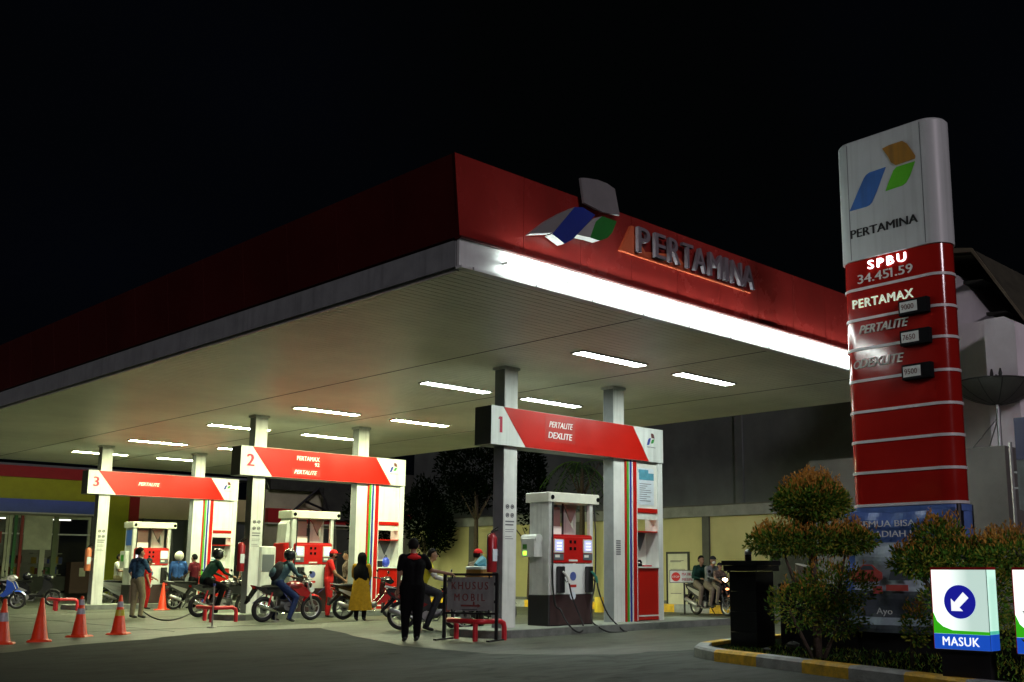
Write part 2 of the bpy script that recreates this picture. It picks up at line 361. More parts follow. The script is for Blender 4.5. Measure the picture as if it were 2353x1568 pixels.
g = MB(); g.box((CXa + .017, CYa + .095, ZB), (CXa + .06, CY2, ZM - .002), M_dkband); g.box((CX2 - .05, CYa + .1, ZB), (CX2, CY2 - .05, ZM - .002), M_dkband); g.box((CXa + .07, CY2 - .05, ZB), (CX2, CY2, ZM - .002), M_dkband)
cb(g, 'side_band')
g = MB(); g.box((CXa + .06, CYa + .12, ZB - .05), (CXa + .10, CY2 - .1, ZB - .004), M_frame); cb(g, 'edge_trim')
g = MB(); y = CYa + .1; P = .15                                             # lining strips running along the front, each with its gap
while y < CY2 - .1:
    g.box((CXa + .1, y, ZB), (CX2 - .06, y + P - .014, ZB + .012), M_soff); y += P
g.box((CXa + .06, CYa + .1, ZB + .04), (CX2 - .05, CY2 - .05, ZB + .05), M_seam)
cb(g, 'soffit')
g = MB()
for x in (12.0, 15.4, 18.9): g.box((x, CYa + .2, ZB - .006), (x + .02, CY2 - .1, ZB - .001), M_seam)
cb(g, 'soffit_joint')
x = CXa + .75
k = 0
while x < CX2 - .6:
    x1 = min(x + 1.2, CX2 - .05); g = MB(); g.tube([(x, CYa - .105, 5.20), (x1, CYa - .105, 5.20)], .019, M_tube, 8); cb(g, 'fluorescent_tube')
    for xx in (x + .01, x1 - .01):
        g = MB(); g.box((xx - .012, CYa - .09, 5.185), (xx + .012, CYa + .019, 5.215), M_frame); cb(g, 'tube_holder')
    x += 1.235
# raised lettering and emblem on the front fascia
M_let = mat('letter_grey', (.20, .18, .20), .45, var=.1)
M_orangeb = mat('letter_backing', (.50, .09, .03), .5, var=.1)
M_embl = mat('emblem_blue', (.02, .04, .28), .35); M_emgr = mat('emblem_green', (.02, .22, .03), .35); M_emgy = mat('emblem_grey', (.22, .22, .22), .4); M_emwh = mat('emblem_white', (.34, .35, .34), .5)
word = 'PERTAMINA'; wx = [11.58, 11.98, 12.32, 12.66, 12.95, 13.36, 13.78, 13.98, 14.31]; ww = [.27, .25, .27, .26, .32, .33, .09, .28, .32]
for ch, xx, wd in zip(word, wx, ww):
    g = MB(); g.text(ch, xx, 5.93, wd, .39, CYa - .07, M_let, .06, bold=.03); cb(g, 'letter')
g = MB(); g.prism([(11.24, 5.885), (11.50, 6.33), (11.56, 6.33), (11.56, 5.885)], CYa - .055, CYa - .002, M_orangeb)
g.box((11.56, CYa - .04, 5.885), (14.64, CYa - .002, 5.905), M_orangeb); g.prism([(11.6, 5.915), (11.6, 6.22), (11.85, 6.0), (12.6, 6.12), (13.0, 5.915)], CYa - .03, CYa - .002, M_orangeb)
cb(g, 'letter_backing')
E_y = CYa - .17; KS = (CYa - .17) / 10.0
g = MB(); g.prism([(9.298, 5.651), (9.623, 5.918), (9.919, 6.115), (10.146, 6.244), (9.712, 5.760)], E_y, E_y + .11, M_emgy, side=M_emwh)
g.prism([(9.702, 5.740), (10.146, 6.244), (10.314, 6.283), (10.571, 6.234), (10.314, 5.967), (10.107, 5.760), (9.949, 5.661)], E_y - .005, E_y + .14, M_embl, side=M_emwh); cb(g, 'emblem_blue_wing')
g = MB(); g.prism([(10.196, 5.849), (10.413, 6.056), (10.541, 6.174), (10.699, 6.244), (10.462, 5.869)], E_y, E_y + .15, M_emwh)
g.prism([(10.462, 5.869), (10.581, 6.135), (10.719, 6.253), (11.035, 6.253), (10.936, 6.056), (10.827, 5.947), (10.660, 5.869)], E_y - .005, E_y + .14, M_emgr, side=M_emwh); cb(g, 'emblem_green_wing')
g = MB(); g.prism([(10.294, 6.727), (10.413, 6.757), (10.660, 6.796), (10.857, 6.796), (11.025, 6.757), (11.133, 6.372), (10.758, 6.332), (10.364, 6.372)], E_y + .02, E_y + .06, M_emgy, side=M_emwh)  # orange wing coloured grey, its unlit look put into the colour
g.box((10.7, CYa - .06, 6.40), (10.75, CYa + .08, 6.7), M_steel); cb(g, 'emblem_upper_wing')

COLX = (13.128, 16.193); COLY = (14.60, 23.88, 33.25)
icon = mat('sticker_grey', (.13, .13, .14), .5)
for j, cy in enumerate(COLY):
    for i, cx in enumerate(COLX):
        g = MB(); g.box((cx, cy, .14), (cx + .33, cy + .29, ZB - .001), M_col)
        g.box((cx - .004, cy + .012, .145), (cx - .0005, cy + .28, ZB - .003), M_colgrey)
        g.box((cx - .03, cy - .03, ZB - .06), (cx + .36, cy + .32, ZB - .004), M_col)
        o = cb(g, 'column')
        if i == 0:
            h = MB(); T = Matrix.Translation((cx, cy - .002, 0))
            for a in (.08, .20):
                for z in (2.36, 2.20):
                    h.ring((a + .02, -.001, z), .036, .008, icon, n=14, k=4, T=T); h.box((a, -.003, z - .015), (a + .04, 0, z + .015), icon, T)
            for q, (z, wd) in enumerate(((2.07, .22), (2.01, .20), (1.93, .22), (1.89, .20), (1.80, .16), (1.76, .20))):
                h.box((.05, -.003, z), (.05 + wd, 0, z + (.025 if q < 2 else .01)), icon, T)
            t = h.build('notice_sticker', o)
        elif j == 0:
            h = MB()
            for k in range(7): h.box((cx + .06, cy - .004, 1.5 + k * .045), (cx + .2, cy - .001, 1.5 + k * .045 + .028), icon)
            h.build('notice_sticker', o)
g = MB(); g.cord([(COLX[0] + .36, COLY[1] + .1, 3.48), (COLX[0] + .8, COLY[1] + .6, 3.2), (COLX[0] + 1.1, COLY[1] + 1.6, 3.3)], .012, M_rub, 5); cb(g, 'hanging_cable')
for cy in COLY:
    g = MB(); g.tube([(COLX[0] + .36, cy + .2, .15), (COLX[0] + .36, cy + .2, ZB - .07)], .014, M_colgrey, 6); cb(g, 'conduit')
# ceiling lights
rows = [(12.55, 'first', 'c'), (16.97, 'second', 'c'), (21.9, 'third', 'w'), (26.2, 'fourth', 'w'), (31.15, 'fifth', 'w'), (35.5, 'sixth', 'w')]
for y, nm, c in rows:
    for x, side in ((13.13, 'left'), (15.96, 'right')):
        if nm == 'sixth' and side == 'right': wd = 1.6
        else: wd = 1.73
        t = thing('ceiling_light', f'long white ceiling light, {side} one of the {nm} row from the glowing canopy front', 'ceiling light', (x, y, ZB), group='ceiling lights under the canopy')
        g = MB(); g.box((-.03, -.03, -.03), (wd + .03, 0, .02), M_frame); g.box((-.03, .26, -.03), (wd + .03, .29, .02), M_frame); g.box((-.03, 0, -.03), (0, .26, .02), M_frame); g.box((wd, 0, -.03), (wd + .03, .26, .02), M_frame); g.build('frame', t)
        g = MB(); g.box((0, .0, -.022), (wd, .26, -.005), M_lamp_c if c == 'c' else M_lamp_w); g.build('diffuser', t)

# ================================================================== ISLANDS, SIGNS, PUMPS
names = {0: 'first', 1: 'second', 2: 'third'}
num = ['1', '2', '3']
def logo(mb, x, z, s, y, T=None, mk=(None, None, None)):
    b, gr, o = mk
    mb.prism([(x, z), (x + .16 * s, z + .42 * s), (x + .26 * s, z + .55 * s), (x + .5 * s, z + .58 * s), (x + .3 * s, z + .1 * s), (x + .22 * s, z + .03 * s)], y - .004, y, b, T)
    mb.prism([(x + .48 * s, z + .16 * s), (x + .62 * s, z + .46 * s), (x + .92 * s, z + .54 * s), (x + .8 * s, z + .24 * s), (x + .72 * s, z + .18 * s)], y - .004, y, gr, T)
    mb.prism([(x + .5 * s, z + .95 * s), (x + .56 * s, z + .6 * s), (x + .93 * s, z + .57 * s), (x + .84 * s, z + .86 * s), (x + .74 * s, z + .95 * s)], y - .004, y, o, T)
M_num = mat('number_red', (.45, .01, .05), .4, var=.05)
M_letw = mat('lettering_white', (.75, .75, .74), .45, var=.05)
M_patch = mat('sticker_red', (.42, .02, .014), .35, var=.05)
M_grey = mat('beam_end_grey', (.10, .11, .12), .45, var=.1)
M_paper = mat('paper', (.6, .66, .72), .6, var=.08, vs=8); M_papt = mat('paper_teal', (.08, .28, .38), .6, var=.2, vs=8)
M_shelf = mat('shelf_white', (.7, .7, .64), .4, var=.1)
def island(j):
    Y = COLY[j]; dn = names[j]
    t = thing('pump_island', ['nearest concrete kerb island with the barrier sign at its end', 'middle concrete kerb island with motorbikes queuing beside it', 'farthest concrete kerb island with traffic cone beside it'][j], 'pump island', (15.9, Y + .15, 0), group='pump islands')
    g = MB(); x0, x1, ya, yb = -3.45, 3.5, -.75, .75
    ring = [(x0 + .35, ya), (x1, ya), (x1, yb), (x0 + .35, yb), (x0 + .1, yb - .12), (x0, yb - .4), (x0, ya + .4), (x0 + .1, ya + .12)]
    g.zprism(ring, 0, .135, M_isl); g.zprism([(x * .992, y * .95) for x, y in ring], .136, .142, M_isltop); g.build('kerb_block', t)
    # overhead sign beam
    s = thing('pump_sign', ['white and red pump sign beam numbered 1 nearest the camera', 'red pump sign beam numbered 2 in the middle', 'red pump sign beam numbered 3, farthest and leftmost'][j], 'sign', (12.728, Y - .03, 0), group='numbered pump signs')
    y0, y1 = -.05, .42; L = 4.988
    g = MB(); g.box((0, y0, 3.49), (L, y1, 4.214), M_white); g.box((-.004, y0 + .01, 3.495), (-.001, y1 - .01, 4.21), M_grey); g.box((.02, y0 + .02, 3.484), (L - .02, y1 - .02, 3.489), M_grey); g.build('beam', s)
    g = MB(); g.prism([(.30, 4.208), (3.99, 4.208), (4.50, 3.496), (.87, 3.496)], y0 - .006, y0 - .001, M_red); g.build('red_panel', s)
    g = MB()
    if j == 0: g.prism([(.27, 3.72), (.27, 4.02), (.20, 4.02), (.17, 3.97), (.21, 3.97), (.21, 3.72)], y0 - .007, y0 - .001, M_num)
    else: g.text(num[j], .17, 3.72, None, .30, y0 - .001, M_num, .006, bold=.09)
    g.build('number', s)
    g = MB(); yy = y0 - .008
    if j == 0:
        g.box((1.38, y0 - .009, 3.66), (2.22, y0 - .0065, 4.14), M_patch); yy = y0 - .009
        g.text('PERTALITE', 1.49, 3.945, .66, .115, yy, M_letw, .006, shear=.3, bold=.035); g.text('DEXLITE', 1.47, 3.73, .66, .12, yy, M_letw, .006, shear=.15, bold=.035)
    elif j == 1:
        g.box((1.42, y0 - .009, 3.56), (2.25, y0 - .0065, 3.76), M_patch)
        g.text('PERTAMAX', 1.55, 3.96, .66, .11, yy, M_letw, .006, bold=.035); g.text('92', 2.08, 3.83, .13, .09, yy, M_letw, .006, bold=.03); g.text('PERTALITE', 1.49, 3.61, .66, .10, y0 - .009, M_letw, .006, shear=.3, bold=.035)
    else:
        g.box((1.5, y0 - .009, 3.78), (2.3, y0 - .0065, 3.96), M_patch); g.text('PERTALITE', 1.56, 3.82, .68, .10, y0 - .009, M_letw, .006, shear=.3, bold=.035)
    g.build('lettering', s)
    g = MB(); logo(g, 4.44, 3.84, .28, y0 - .001, None, (M_embl, M_emgr, mat('emblem_dark_red', (.12, .03, .03), .4))); g.text('PERTAMINA', 4.45, 3.79, .28, .025, y0 - .001, icon, .003); g.build('emblem', s)
    # kiosk frame under the right end of the beam
    k = thing('kiosk_shelf', ['shelf kiosk with red cabinet beside pump 1, poster behind its glass', 'shelf kiosk with red cabinet beside pump 2, blue bag on its counter', 'shelf kiosk with red cabinet beside pump 3, papers on its counter'][j], 'kiosk', (16.53, Y - .03, .142), group='shelf kiosks beside the pumps')
    d0, d1 = .0, .36
    g = MB()
    g.box((1.04, d0 - .02, 0), (1.187, d1, 3.345), M_white); g.box((.352, d0, 0), (.372, d1, 3.345), M_shelf); g.build('post', k)
    g = MB()
    for a, b, m in ((0, .035, M_red), (.04, .105, M_green), (.105, .125, M_white), (.125, .19, M_blue), (.19, .235, M_white), (.235, .35, M_red)): g.box((a, d0, 0), (b, d0 + .05, 3.345), m)
    g.build('striped_trim', k)
    g = MB(); g.box((.373, d0 + .005, .02), (1.039, d1, 1.09), M_red); g.box((.40, d0 + .001, .09), (1.039, d0 + .004, .12), M_shelf); g.build('cabinet', k)
    g = MB(); g.box((.373, d0 - .03, 1.092), (1.039, d1, 1.12), M_shelf); g.build('counter', k)
    g = MB(); g.box((.373, d0, 2.25), (1.039, d1, 2.345), M_red); g.box((.373, d0 + .01, 1.84), (1.039, d1, 1.865), M_red); g.box((.373, d0 + .02, 2.11), (1.039, d0 + .04, 2.249), M_shelf); g.build('shelf', k)
    g = MB(); g.box((.373, d0 + .02, 2.346), (1.039, d0 + .06, 3.345), M_white if j else M_shelf)
    if j == 0:
        g.box((.41, d0 + .012, 2.42), (.93, d0 + .019, 3.2), M_paper); g.box((.45, d0 + .008, 2.95), (.93, d0 + .0119, 3.10), M_papt); g.box((.43, d0 + .008, 3.10), (.75, d0 + .0119, 3.17), M_papt)
        for q in range(9): g.box((.46, d0 + .008, 2.5 + q * .045), (.46 + random.uniform(.2, .4), d0 + .0119, 2.512 + q * .045), icon)
    g.build('poster_panel', k)
    g = MB(); g.prism([(.62, 1.85), (1.035, 1.85), (.83, 1.45)], d1 - .03, d1 - .02, M_grey); g.prism([(.6, 1.12), (1.035, 1.12), (1.035, 1.84), (.84, 1.44), (.66, 1.84)], d1 - .019, d1 - .01, M_shelf); g.build('back_panel', k)
    if j == 0:
        o = MB(); o.rbox((-.1, -.07, 0), (.1, .07, .07), .02, M_blackg); o.tube([(-.13, 0, .08), (-.1, 0, .12), (.1, 0, .12), (.13, 0, .08)], .025, M_blackg); o.box((.16, -.05, 0), (.42, .08, .03), M_redrail)
        tag(o.build('telephone', None, 40, (17.03, Y + .1, 1.264)), 'black desk telephone on the kiosk counter beside pump 1', 'telephone')
    if j == 1:
        o = MB(); o.ball((0, 0, .13), (.12, .09, .14), mat('bag_blue', (.04, .07, .5), .4)); o.tube([(-.05, 0, .25), (0, 0, .33), (.05, 0, .25)], .01, M_blackg)
        tag(o.build('blue_bag', None, 60, (17.28, Y + .12, 1.262)), 'blue bag on the kiosk counter beside pump 2', 'bag')
        o = MB(); o.rbox((-.12, -.08, 0), (.12, .08, .17), .03, M_black); o.box((-.1, -.06, .17), (.12, .06, .2), M_shelf)
        tag(o.build('card_terminal', None, None, (17.02, Y + .12, 1.262)), 'black payment box on the kiosk counter beside pump 2', 'payment box')
    if j == 2:
        o = MB(); o.box((-.16, 0, 0), (.16, .01, .34), M_paper)
        for q in range(3): o.box((-.12, -.004, .08 + q * .08), (.12, -.001, .11 + q * .08), M_papt if q else M_redrail)
        tag(o.build('notice_card', None, None, (17.05, Y + .1, 1.262)), 'white notice card standing on the kiosk counter beside pump 3', 'notice')
for j in range(3): island(j)

M_pumpw = streaks(mat('pump_white', (.56, .58, .54), .4, var=.15, vs=3), .3, 9, .8)
M_pumpc = mat('pump_cream', (.60, .60, .50), .4, var=.1)
M_pumpr = mat('pump_red', (.42, .010, .008), .3, var=.08)
M_pbase = mat('pump_base', (.015, .014, .014), .5, var=.3)
M_pbase2 = mat('pump_base_front', (.045, .022, .022), .5, var=.3)
M_pink = mat('pump_back_panel', (.32, .22, .19), .5, var=.1); M_teal = mat('nozzle_teal', (.03, .22, .16), .4)
M_yel = mat('yellow_paint', (.7, .5, .02), .5, var=.2)
M_grn = mat('green_display', (.2, .9, .1), .3, var=0, emit=(.45, 1, .05), es=2.2)
def pump(j):
    Y = COLY[j]
    lab = ['white fuel pump with black base between the columns of sign number 1', 'fuel pump with red side box between the columns of sign number 2', 'fuel pump with blue sticker between the columns of sign number 3'][j]
    p = thing('fuel_pump', lab, 'fuel pump', (14.22, Y - .13, .142), group='fuel pumps')
    g = MB(); g.rbox((-.02, 0, 0), (1.2, .60, .58), .02, M_pbase); g.box((0, -.006, .02), (1.18, -.001, .575), M_pbase2); g.build('base', p)
    g = MB(); g.rbox((0, .02, .582), (.13, .59, 2.35), .02, M_pumpw); g.box((1.13, .02, .582), (1.22, .1, 2.35), M_pumpw); g.box((1.13, .5, .582), (1.22, .59, 2.35), M_pumpw)
    g.box((.13, .53, 1.16), (1.13, .56, 1.7), M_pumpw); g.box((.131, .1, .582), (1.129, .52, 1.16), M_pumpw); g.build('body', p)
    g = MB(); g.rbox((-.03, -.01, 2.352), (1.40, .69, 2.54), .03, M_pumpc); g.build('top_cap', p)
    g = MB()
    for x in (.05, 1.33): g.disc((x, 2.44), .045, -.022, -.012, M_blackg, 16)
    g.build('cap_light', p)
    if j == 0: g = MB(); g.text('pump', .56, 2.425, .2, .035, -.012, icon, .003, shear=.3)
    g = MB(); g.rbox((.06, -.01, 1.19), (1.19, .45, 1.69), .03, M_pumpr); g.prism([(.06, 1.69), (1.19, 1.69), (1.12, 1.73), (.13, 1.73)], .0, .4, M_pumpr); pan = g.build('display_panel', p)
    for x in (.09, .90):
        g = MB(); g.rbox((x, -.022, 1.38), (x + .26, -.011, 1.64), .02, M_shelf); g.build('screen_frame', pan)
        g = MB(); g.box((x + .04, -.027, 1.42), (x + .22, -.0225, 1.61), M_screen)
        for q in range(3): g.box((x + .07, -.029, 1.435 + q * .06), (x + .2, -.0275, 1.455 + q * .06), mat('screen_digits', (.5, .5, .9), .3, var=0, emit=(.8, .8, 1), es=1.4))
        g.build('screen', p)
        g = MB(); g.box((x, -.02, 1.24), (x + .26, -.011, 1.36), M_grey); g.box((x + .03, -.023, 1.29), (x + .15, -.0205, 1.34), M_shelf); g.build('price_plate', p)
    g = MB()
    for x in (.52, .64):
        for z in (1.56, 1.43): g.box((x, -.018, z), (x + .06, -.011, z + .06), M_blackg)
    g.box((.50, -.018, 1.215), (.74, -.011, 1.25), M_shelf); g.build('keypad', p)
    g = MB(); g.box((.06, .0, .59), (1.18, .09, 1.17), M_white); fp = g.build('nozzle_panel', p)
    g = MB(); g.disc((.63, .93), .085, -.006, -.001, mat('sticker_blue', (.07, .1, .3), .4), 20); g.box((.54, -.005, .72), (.72, -.001, .77), M_patch); g.box((.54, -.005, .66), (.66, -.001, .69), M_paper); g.disc((.62, .56), .08, -.01, -.002, M_paper, 18); g.build('sticker', fp)
    for q, x in enumerate((.15, .94)):
        g = MB(); g.rbox((x, -.09, .62), (x + .2, -.001, 1.12), .03, M_black); g.build('nozzle_holder', p)
        g = MB(); T = Matrix.Translation((x + .14, -.13, .92)); g.tube([(-.05, .02, .1), (0, 0, .06), (.05, -.02, -.02), (.07, -.03, -.12)], [.018, .026, .03, .022], M_teal if q and j == 0 else M_shelf if j == 0 else M_rub, 8, T)
        g.tube([(0, -.01, .03), (-.05, -.02, -.02), (0, -.02, -.1), (.05, -.03, -.08)], .008, M_rub, 6, T); g.build('nozzle', p)
    g = MB()
    if j == 0:
        g.cord([(.36, -.16, .8), (.42, -.18, .55), (.52, -.22, .3), (.55, -.32, .08), (.46, -.44, -.05), (.28, -.5, -.1), (.12, -.47, -.02), (.05, -.35, .15), (.1, -.2, .3), (.17, -.07, .33), (.1, -.05, .4), (.04, -.04, .8), (.03, -.04, 1.6), (.04, -.03, 2.34)], .016, M_rub, 8)
        g.build('hose', p); g = MB()
        g.cord([(1.15, -.16, .8), (1.17, -.2, .6), (1.3, -.3, .2), (1.5, -.5, -.1), (1.52, -.6, -.13), (1.3, -.66, -.134), (1.0, -.6, -.12), (.86, -.45, -.02), (.84, -.3, .1), (.95, -.18, .4), (1.15, -.08, .7), (1.24, -.03, 1.1), (1.25, -.02, 1.8), (1.22, -.01, 2.34)], .016, M_rub, 8)
    else:
        g.cord([(.36, -.16, .8), (.42, -.2, .45), (.35, -.25, .15), (.2, -.2, .2), (.1, -.08, .5), (.06, -.06, 1.0), (.1, -.04, 1.8), (.12, -.02, 2.34)], .016, M_rub, 8)
        g.build('hose', p); g = MB(); g.cord([(1.15, -.16, .8), (1.2, -.2, .4), (1.28, -.2, .2), (1.3, -.1, .6), (1.27, -.05, 1.4), (1.22, -.01, 2.34)], .016, M_rub, 8)
    g.build('hose', p)
    g = MB(); g.box((.30, .35, 1.9), (.62, .38, 2.28), M_pink); g.box((.28, .33, 1.72), (.66, .38, 1.9), M_shelf); g.box((.64, .3, 1.7), (.67, .33, 2.35), M_black); g.prism([(.76, 2.34), (1.13, 2.34), (.95, 1.98)], .36, .39, M_pink); g.prism([(.76, 2.3), (.95, 1.97), (1.13, 1.73), (.76, 1.73)], .4, .42, M_pumpw); g.box((.14, .5, 2.1), (.7, .52, 2.34), M_grey); g.build('back_panel', p)
    if j == 0:
        g = MB(); g.rbox((-.2, .2, 1.3), (-.002, .62, 1.66), .03, M_pumpw); g.tube([(-.1, .195, 1.64), (-.1, .625, 1.64)], .092, M_pumpw, 12); sb = g.build('side_box', p, 40)
        g = MB(); g.box((-.206, .44, 1.33), (-.2005, .54, 1.41), M_grn); g.box((-.2045, .43, 1.45), (-.2005, .55, 1.54), mat('green_dim', (.05, .2, .03), .4)); g.build('green_display', sb)
    if j == 1:
        g = MB(); g.rbox((-.16, .1, 1.2), (-.002, .64, 1.72), .03, M_pumpr); g.prism([(-.12, 1.73), (-.004, 1.73), (-.004, 2.3), (-.09, 2.2)], .12, .55, M_pumpw); g.text('24', -.12, 1.5, .08, .06, .09, M_shelf); g.build('side_box', p)
    if j == 2:
        g = MB(); g.box((-.006, .1, 1.8), (-.002, .5, 2.28), mat('sticker_bright_blue', (.05, .14, .5), .4)); g.rbox((-.15, .15, 1.1), (-.002, .55, 1.62), .03, M_pumpw); g.box((-.156, .25, 1.3), (-.151, .45, 1.5), M_green); g.build('side_box', p)
for j in range(3): pump(j)

tm = thing('payment_terminal', 'white upright cabinet with grey window between column and pump 2', 'cabinet', (13.62, 24.0, .143))
g = MB(); g.rbox((-.22, -.18, 0), (.22, .2, 1.62), .04, M_pumpw); g.build('housing', tm, 40)
g = MB(); g.box((-.16, -.187, 1.0), (.16, -.181, 1.42), M_grey); g.build('window', tm)
# fire extinguishers on the near columns
def extinguisher(j, m, lab):
    Y = COLY[j]
    e = thing('fire_extinguisher', lab, 'fire extinguisher', (13.0, Y + .16, 1.15), group='fire extinguishers on the columns')
    g = MB(); g.tube([(0, 0, 0), (0, 0, .03), (0, 0, .62), (0, 0, .68), (0, 0, .71)], [.085, .095, .095, .06, .03], m, 16); g.box((-.06, -.098, .2), (.05, -.09, .42), M_paper); g.build('cylinder', e, 50)
    g = MB(); g.tube([(0, 0, .7), (0, 0, .76)], .025, M_black); g.tube([(0, 0, .74), (.08, -.08, .78)], .012, M_black); g.tube([(0, 0, .76), (.07, -.08, .83)], .012, M_black); g.tube([(0, 0, .73), (-.09, .02, .68), (-.11, 0, .4), (-.1, 0, .15)], .01, M_rub, 6); g.build('valve', e)
    g = MB(); g.box((.09, -.05, .3), (.125, .05, .4), M_steel); g.build('bracket', e)
extinguisher(0, mat('ext_red', (.30, .015, .02), .3), 'dark red fire extinguisher on the nearest column beside the barrier sign')
extinguisher(1, MATS['ext_red'], 'dark red fire extinguisher on the middle column behind the rider in a green jacket')
extinguisher(2, mat('ext_orange', (.55, .16, .07), .35), 'orange fire extinguisher on the column beside pump 3')

# bent red pipe guards at the island ends
def guard_rail(j, lab):
    Y = COLY[j] + .15
    r = thing('pipe_guard', lab, 'pipe guard', (12.1, Y, 0), group='red pipe guards at the island ends')
    g = MB(); a, b = -1.02, -.10
    pts = [(.30, a, 0), (.30, a, .22), (.28, a, .29), (.21, a + .01, .33), (-.14, a + .02, .33), (-.20, a + .04, .33), (-.24, a + .10, .33), (-.24, b - .1, .33), (-.2, b, .33), (-.10, b, .33), (-.03, b, .31), (.0, b, .24), (.0, b, 0)]
    g.tube(pts, .045, M_redrail, 10); g.build('bent_pipe', r, 60)
    for y in (a + .13,):
        g = MB(); g.tube([(-.24, y, 0), (-.24, y, .32)], .045, M_redrail, 10); g.build('leg', r, 60)
guard_rail(0, 'red bent pipe guard around the left end of the nearest island, by the barrier sign')
guard_rail(1, 'red bent pipe guard at the left end of the middle island')
guard_rail(2, 'red bent pipe guard at the left end of the farthest island')
#@@PART2
# ================================================================== PRICE PYLON
py = thing('price_pylon', 'tall red and white price pylon with rounded edges and station emblem on top', 'price pylon', (13.45, 7.65, 0), -93)
def stadium(x0, x1, y0, y1, r, n=9):
    o = []
    for cx, cy, a0 in ((x1 - r, y0 + r, -90), (x1 - r, y1 - r, 0), (x0 + r, y1 - r, 90), (x0 + r, y0 + r, 180)):
        for i in range(n + 1): a = R(a0 + 90 * i / n); o.append((cx + r * math.cos(a), cy + r * math.sin(a)))
    return o
zs = [2.085, 2.545, 2.985, 3.415, 3.865, 4.325, 4.76, 5.21, 5.66]
for i in range(len(zs) - 1):
    g = MB(); g.zprism(stadium(.012, 1.668, .012, .488, .24), zs[i] + .02, zs[i + 1] - .02, M_pyred); g.build('red_panel', py, 40)
    g = MB(); g.zprism(stadium(0, 1.68, 0, .5, .25), zs[i] - .0195, zs[i] + .0195, M_line); g.build('white_stripe', py, 40)
g = MB(); st = stadium(-.01, 1.69, -.01, .51, .255)
g.zprism(st, 5.645, 7.44, M_pywht)
n = len(st); dome = []
for k, (f, dz) in enumerate(((1, 0), (.97, .03), (.8, .05), (.01, .055))):
    dome += [(.84 + (x - .84) * f, .25 + (y - .25) * f, 7.4405 + dz) for x, y in st]
g.add(dome, [(k * n + i, k * n + (i + 1) % n, (k + 1) * n + (i + 1) % n, (k + 1) * n + i) for k in range(3) for i in range(n)], M_pywht); g.build('white_top', py, 40)
g = MB()
for x in (.25, 1.43): g.box((x - .004, -.0125, 5.66), (x + .004, -.0105, 7.43), M_grey)
g.build('panel_seam', py)
M_lblue = streaks(mat('emblem_mid_blue', (.06, .17, .48), .35, var=.1), .3, 12, .5); M_lgr = mat('emblem_lime', (.12, .55, .03), .35); M_lor = streaks(mat('emblem_amber', (.42, .22, .04), .35, var=.1), .4, 12, .5)
X = lambda Y: 7.65 - Y
def arc(poly): return [(X(a), b) for a, b in poly]
g = MB(); g.prism(arc([(7.39, 6.41), (7.25, 6.65), (7.13, 6.85), (7.09, 6.89), (7.04, 6.91), (6.77, 6.92), (6.93, 6.60), (7.02, 6.45), (7.06, 6.42), (7.11, 6.41)]), -.02, -.011, M_lblue); g.build('emblem_blue_wing', py)
g = MB(); g.prism(arc([(6.79, 6.56), (6.72, 6.70), (6.65, 6.83), (6.60, 6.87), (6.31, 6.87), (6.40, 6.68), (6.46, 6.60), (6.52, 6.57)]), -.02, -.011, M_lgr); g.build('emblem_green_wing', py)
g = MB(); g.prism(arc([(6.81, 7.21), (6.70, 7.23), (6.49, 7.23), (6.42, 7.17), (6.30, 6.95), (6.31, 6.91), (6.61, 6.90), (6.68, 6.96), (6.72, 7.06)]), -.02, -.011, M_lor); g.build('emblem_amber_wing', py)
M_dkl = mat('lettering_dark', (.012, .014, .014), .5)
g = MB(); g.text('PERTAMINA', X(7.39), 5.985, 1.07, .125, -.0105, M_dkl, .005, bold=.06); g.build('lettering', py)
M_lit = mat('letter_lit', (.9, .9, .9), var=0, emit=(1, .93, 1), es=3.2); M_litg = mat('letter_lit_dim', (.8, .85, .75), var=0, emit=(.85, 1, .75), es=.35)
M_dim = mat('letter_dim', (.8, .8, .72), .7)
g = MB(); g.text('SPBU', X(7.14), 5.475, .60, .125, .011, M_lit, .02, bold=.02, space=1.35); g.build('lit_lettering', py)
g = MB(); g.text('34.45', X(7.32), 5.29, .50, .13, .011, M_dim, .01, bold=.02); g.build('numerals', py); g = MB(); g.prism([(X(6.765), 5.29), (X(6.765), 5.42), (X(6.80), 5.42), (X(6.815), 5.395), (X(6.787), 5.395), (X(6.787), 5.29)], -.002, .011, M_dim); g.build('numerals', py); g = MB(); g.text('.59', X(6.72), 5.29, .27, .13, .011, M_dim, .01, bold=.02); g.build('lettering', py)
g = MB(); g.text('PERTAMAX', X(7.42), 4.935, .96, .125, .011, M_litg, .02, bold=.02, space=1.1); g.build('lit_lettering', py)
g = MB(); g.text('PERTALITE', X(7.33), 4.545, .78, .12, .011, M_dim, .02, shear=.35, bold=.03); g.build('lettering', py)
g = MB(); g.text('DEXLITE', X(7.35), 4.05, .70, .125, .011, M_dim, .02, shear=.3, bold=.03); g.text('O', X(7.45), 4.045, .11, .12, .011, M_dim, .01, shear=.3, bold=.0); g.build('lettering', py)
for (z0, tx) in ((4.68, '9000'), (4.25, '7650'), (3.77, '9500')):
    g = MB(); g.rbox((1.0, -.09, z0), (1.44, .011, z0 + .21), .01, mat('box_black', (.008, .009, .010), .95, var=.1, spec=.1)); b = g.build('price_box', py)
    g = MB(); g.box((1.03, -.094, z0 + .035), (1.29, -.0905, z0 + .18), mat('price_card', (.75, .8, .76), .8, spec=.1)); g.build('price_card', b)
    g = MB(); g.text(tx, 1.05, z0 + .07, .19, .075, -.0945, mat('price_digit', (.14, .05, .04), .5), .003, bold=.0); g.build('price_digits', b)
g = MB(); g.rbox((.02, .05, .1), (1.66, .45, 2.06), .02, M_black); g.build('pedestal', py)
